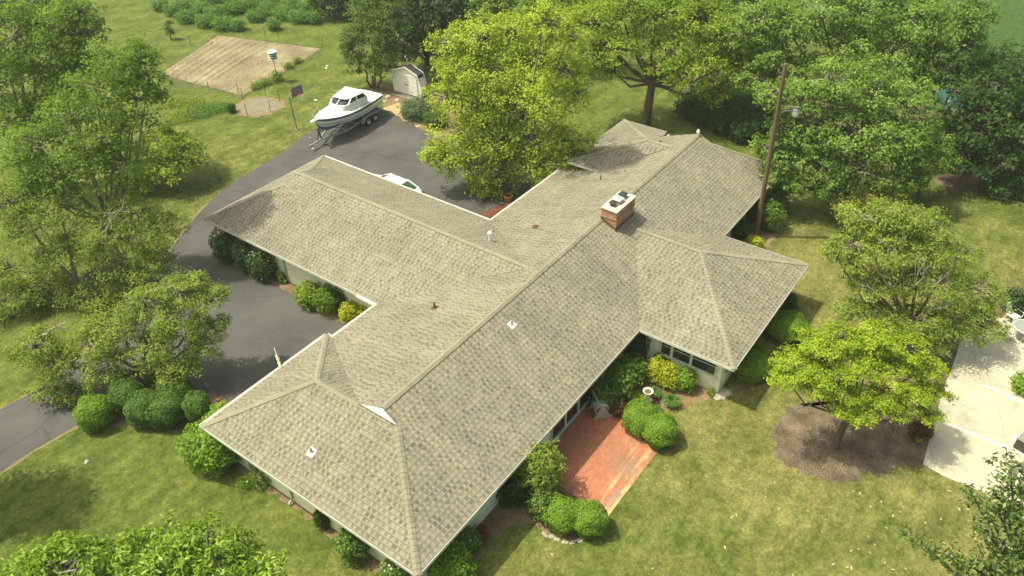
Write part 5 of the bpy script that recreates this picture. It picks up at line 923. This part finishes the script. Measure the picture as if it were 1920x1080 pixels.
for a_ in (("leafy shrub in the bed behind the wooden pole, nearest the house end", 1455, 372, 22, 1.6, L_RHODO), ("large leafy shrub right of the wooden pole", 1445, 405, 24, 1.7, L_RHODO), ("dark shrub left of the wooden pole base", 1388, 430, 20, 1.3, L_DARK), ("dark shrub behind the wooden pole by the wall", 1412, 395, 22, 1.5, L_DARK), ("shrub beyond the far house corner under the poplar", 1470, 330, 24, 1.6, L_DARK)): bush(*a_, .12, "shrubs by the wooden pole", "low_shrub", loose=.22)
bush("bright yellow shrub hiding the foot of the wooden pole", 1414, 458, 16, .9, L_YEL, .11, None, "yellow_shrub", loose=.3)
GG = "shrubs along the garage wall"
bush("camellia with pale flowers at the outer end of the garage wall", 424, 458, 25, 2.0, L_CAM, .12, GG, "camellia", loose=.2, flowers=(16, F_PALE, .09), sq=None); bush("camellia with pale flowers, second along the garage wall", 462, 478, 22, 1.9, L_CAM, .12, GG, "camellia", loose=.2, flowers=(10, F_PALE, .09)); bush("broad camellia with pale flowers left of the bare garage wall", 494, 492, 26, 1.9, L_CAM, .12, GG, "camellia", loose=.2, flowers=(22, F_PALE, .09))
bush("small plant at the foot of the garage downspout", 530, 520, 9, .6, L_OAK, .09, GG, "low_shrub", loose=.4); bush("yellow green shrub right of the bare garage wall", 578, 553, 24, 1.3, L_SPRING, .12, GG, "low_shrub", loose=.22); bush("dull green shrub in the middle of the three by the garage corner", 615, 560, 24, 1.5, L_OAK, .10, GG, "low_shrub", loose=.25); bush("yellow leaved shrub tucked in the corner below the garage roof", 657, 585, 20, 1.2, L_YEL, .11, GG, "yellow_shrub", loose=.3); bush("dark shrub close to the wall behind the yellow leaved one", 645, 557, 18, 1.5, L_DARK, .10, GG, "low_shrub", loose=.25); bush("bright small shrub beside the yellow leaved one at the inner corner", 685, 590, 14, 1.1, L_YEL, .10, GG, "yellow_shrub", loose=.3)
bush("blue green shrub between the boat and the bright tree", 782, 205, 30, 1.3, LM("leaf_bluegreen", (0.081, 0.130, 0.054), (0.137, 0.206, 0.091), (0.210, 0.284, 0.136)), .13, None, "low_shrub", loose=.3); bush("blue green shrub under the bright tree by the shed bed", 818, 222, 22, 1.1, L_CREPE, .12, None, "low_shrub", loose=.3)
bush("weedy bush around the bird house pole", 519, 142, 12, .9, L_OAK, .13, "weeds along the garden edge", "weed_clump", loose=.5, fill=.6, cat="weeds")
for i, (x, y, r_) in enumerate(((497, 153, 13), (480, 160, 12), (540, 122, 10), (556, 112, 9))): bush(("weed clump at the bed edge left of the bird house", "lower weed clump at the bed edge by the near corner", "weed clump at the bed edge right of the bird house", "small weed clump at the bed edge toward its far corner")[i], x, y, r_, .55, L_OAK, .13, "weeds along the garden edge", "weed_clump", loose=.5, fill=.5, cat="weeds")
for i, (x, y, r_, m_) in enumerate(((345, 215, 28, L_LOCUST), (385, 208, 26, L_BERRY), (415, 200, 20, L_BERRY), (360, 195, 26, L_LOCUST), (330, 190, 20, L_LOCUST))): bush(("brownish weedy mound at the left of the weed patch", "low green mound of weeds near the gravel bed", "small green mound of weeds touching the gravel bed", "tall weedy mound behind in the weed patch", "weedy mound next to the tree at the weed patch")[i], x, y, r_, .35, m_, .11, "mounds of weeds before the tilled bed", "weed_mound", loose=.5, fill=.55, cat="weeds")
bush("dark small bush at the left rim of the gravel bed", 434, 202, 8, .7, L_DARK, .1, None, "low_shrub", loose=.3)
BB = [(300, 8, 16), (322, 18, 16), (345, 8, 18), (350, 30, 20), (378, 14, 20), (385, 38, 20), (410, 20, 22), (418, 42, 22), (440, 14, 20), (445, 46, 14), (465, 8, 18), (480, 28, 18), (505, 14, 20), (512, 45, 13), (535, 22, 22), (560, 30, 20), (585, 32, 18), (545, 8, 18), (390, -4, 20), (430, -6, 20), (500, -5, 20), (575, 12, 18)]
BW = ["leftmost berry bush in the front row", "second berry bush from the left end of the rows", "berry bush near the left end close to the top edge", "low berry bush at the left front corner", "berry bush just right of the left front corner", "front berry bush above the tilled bed's left half", "berry bush in the middle of the left block", "front berry bush at the right end of the left block", "berry bush at the bare path, behind", "small berry bush at the bare path, in front", "berry bush beyond the bare path near the top edge", "berry bush on the right bank of the bare path", "berry bush in the left half of the right block", "small berry bush standing forward of the right block", "broad berry bush in the middle of the right block", "front berry bush in the right block", "rightmost berry bush", "berry bush in the back of the right block", "berry bush cut by the top edge over the left block", "berry bush cut by the top edge next to the path", "berry bush cut by the top edge right of the path", "berry bush at the back right of the rows"]
for (x, y, r_), s in zip(BB, BW): bush(s+", green and leafy", x, y, r_, 1.1, L_BERRY, .19, "berry bushes on the back field", "berry_bush", loose=.35, fill=.7)
HB = [(1290, 200, 24), (1320, 215, 26), (1345, 200, 30), (1355, 232, 22), (1385, 225, 30), (1390, 248, 20), (1420, 240, 26), (1435, 205, 34), (1460, 270, 26), (1400, 195, 30), (1310, 180, 26), (1500, 250, 34), (1450, 165, 34), (1360, 175, 26)]
HW = ["at its left end near the lawn", "second from its left end along the lawn", "behind the second one from the left", "on the lawn edge in its middle", "behind its middle part", "lowest in its middle, on the mulch edge", "left of the wooden pole at the lawn edge", "behind the wooden pole's middle", "right at the wooden pole under the poplar", "deep in the shade behind its middle", "at the far left, furthest back", "right of the wooden pole under the poplar", "high behind the lamp pole", "furthest back in the centre"]
for (x, y, r_), s in zip(HB, HW): bush("dark shrub of the shady border, "+s, x, y, r_, 1.5, L_DARK, .19, "shady border shrubs beyond the far lawn", "border_shrub", loose=.25, fill=.7)
for a_ in (("dark evergreen shrub at the right edge behind the patio chairs", 1912, 568, 26, 1.4, L_PINE), ("small dark shrub on the far field at the right", 1838, 108, 18, 1.3, L_DARK), ("green shrub planted in a cut of the concrete at the right edge", 1925, 722, 24, .8, L_BOX), ("rusty brown azalea at the edge of the mulch by the concrete", 1727, 805, 20, .9, LM("leaf_rust", (.07, .05, .015), (.13, .085, .025), (.19, .14, .035))), ("dark green shrub at the mulch corner below the dogwood", 1640, 640, 24, 1., L_DARK)): bush(*a_, .11, None, "low_shrub", loose=.3)
tuft("small spiky plant with pale leaves on the mulch by the concrete", 1722, 826, 9, .4, L_SPRING, 120, name="spiky_plant")

# ------------------------------------------------------------------ summer haze in the air
hb = MB().box(-60, 330, -220, 330, -1, 32).build("haze", None); hb['kind'] = 'stuff'; hb.display_type = 'WIRE'
hm = bpy.data.materials.new("haze"); hm.use_nodes = True; hn = hm.node_tree; hn.nodes.remove(hn.nodes['Principled BSDF'])
pv = hn.nodes.new('ShaderNodeVolumePrincipled'); pv.inputs['Density'].default_value = .0006; pv.inputs['Color'].default_value = (.93, .96, .80, 1); pv.inputs['Anisotropy'].default_value = .2
hn.links.new(pv.outputs[0], hn.nodes['Material Output'].inputs['Volume']); hb.data.materials.append(hm)
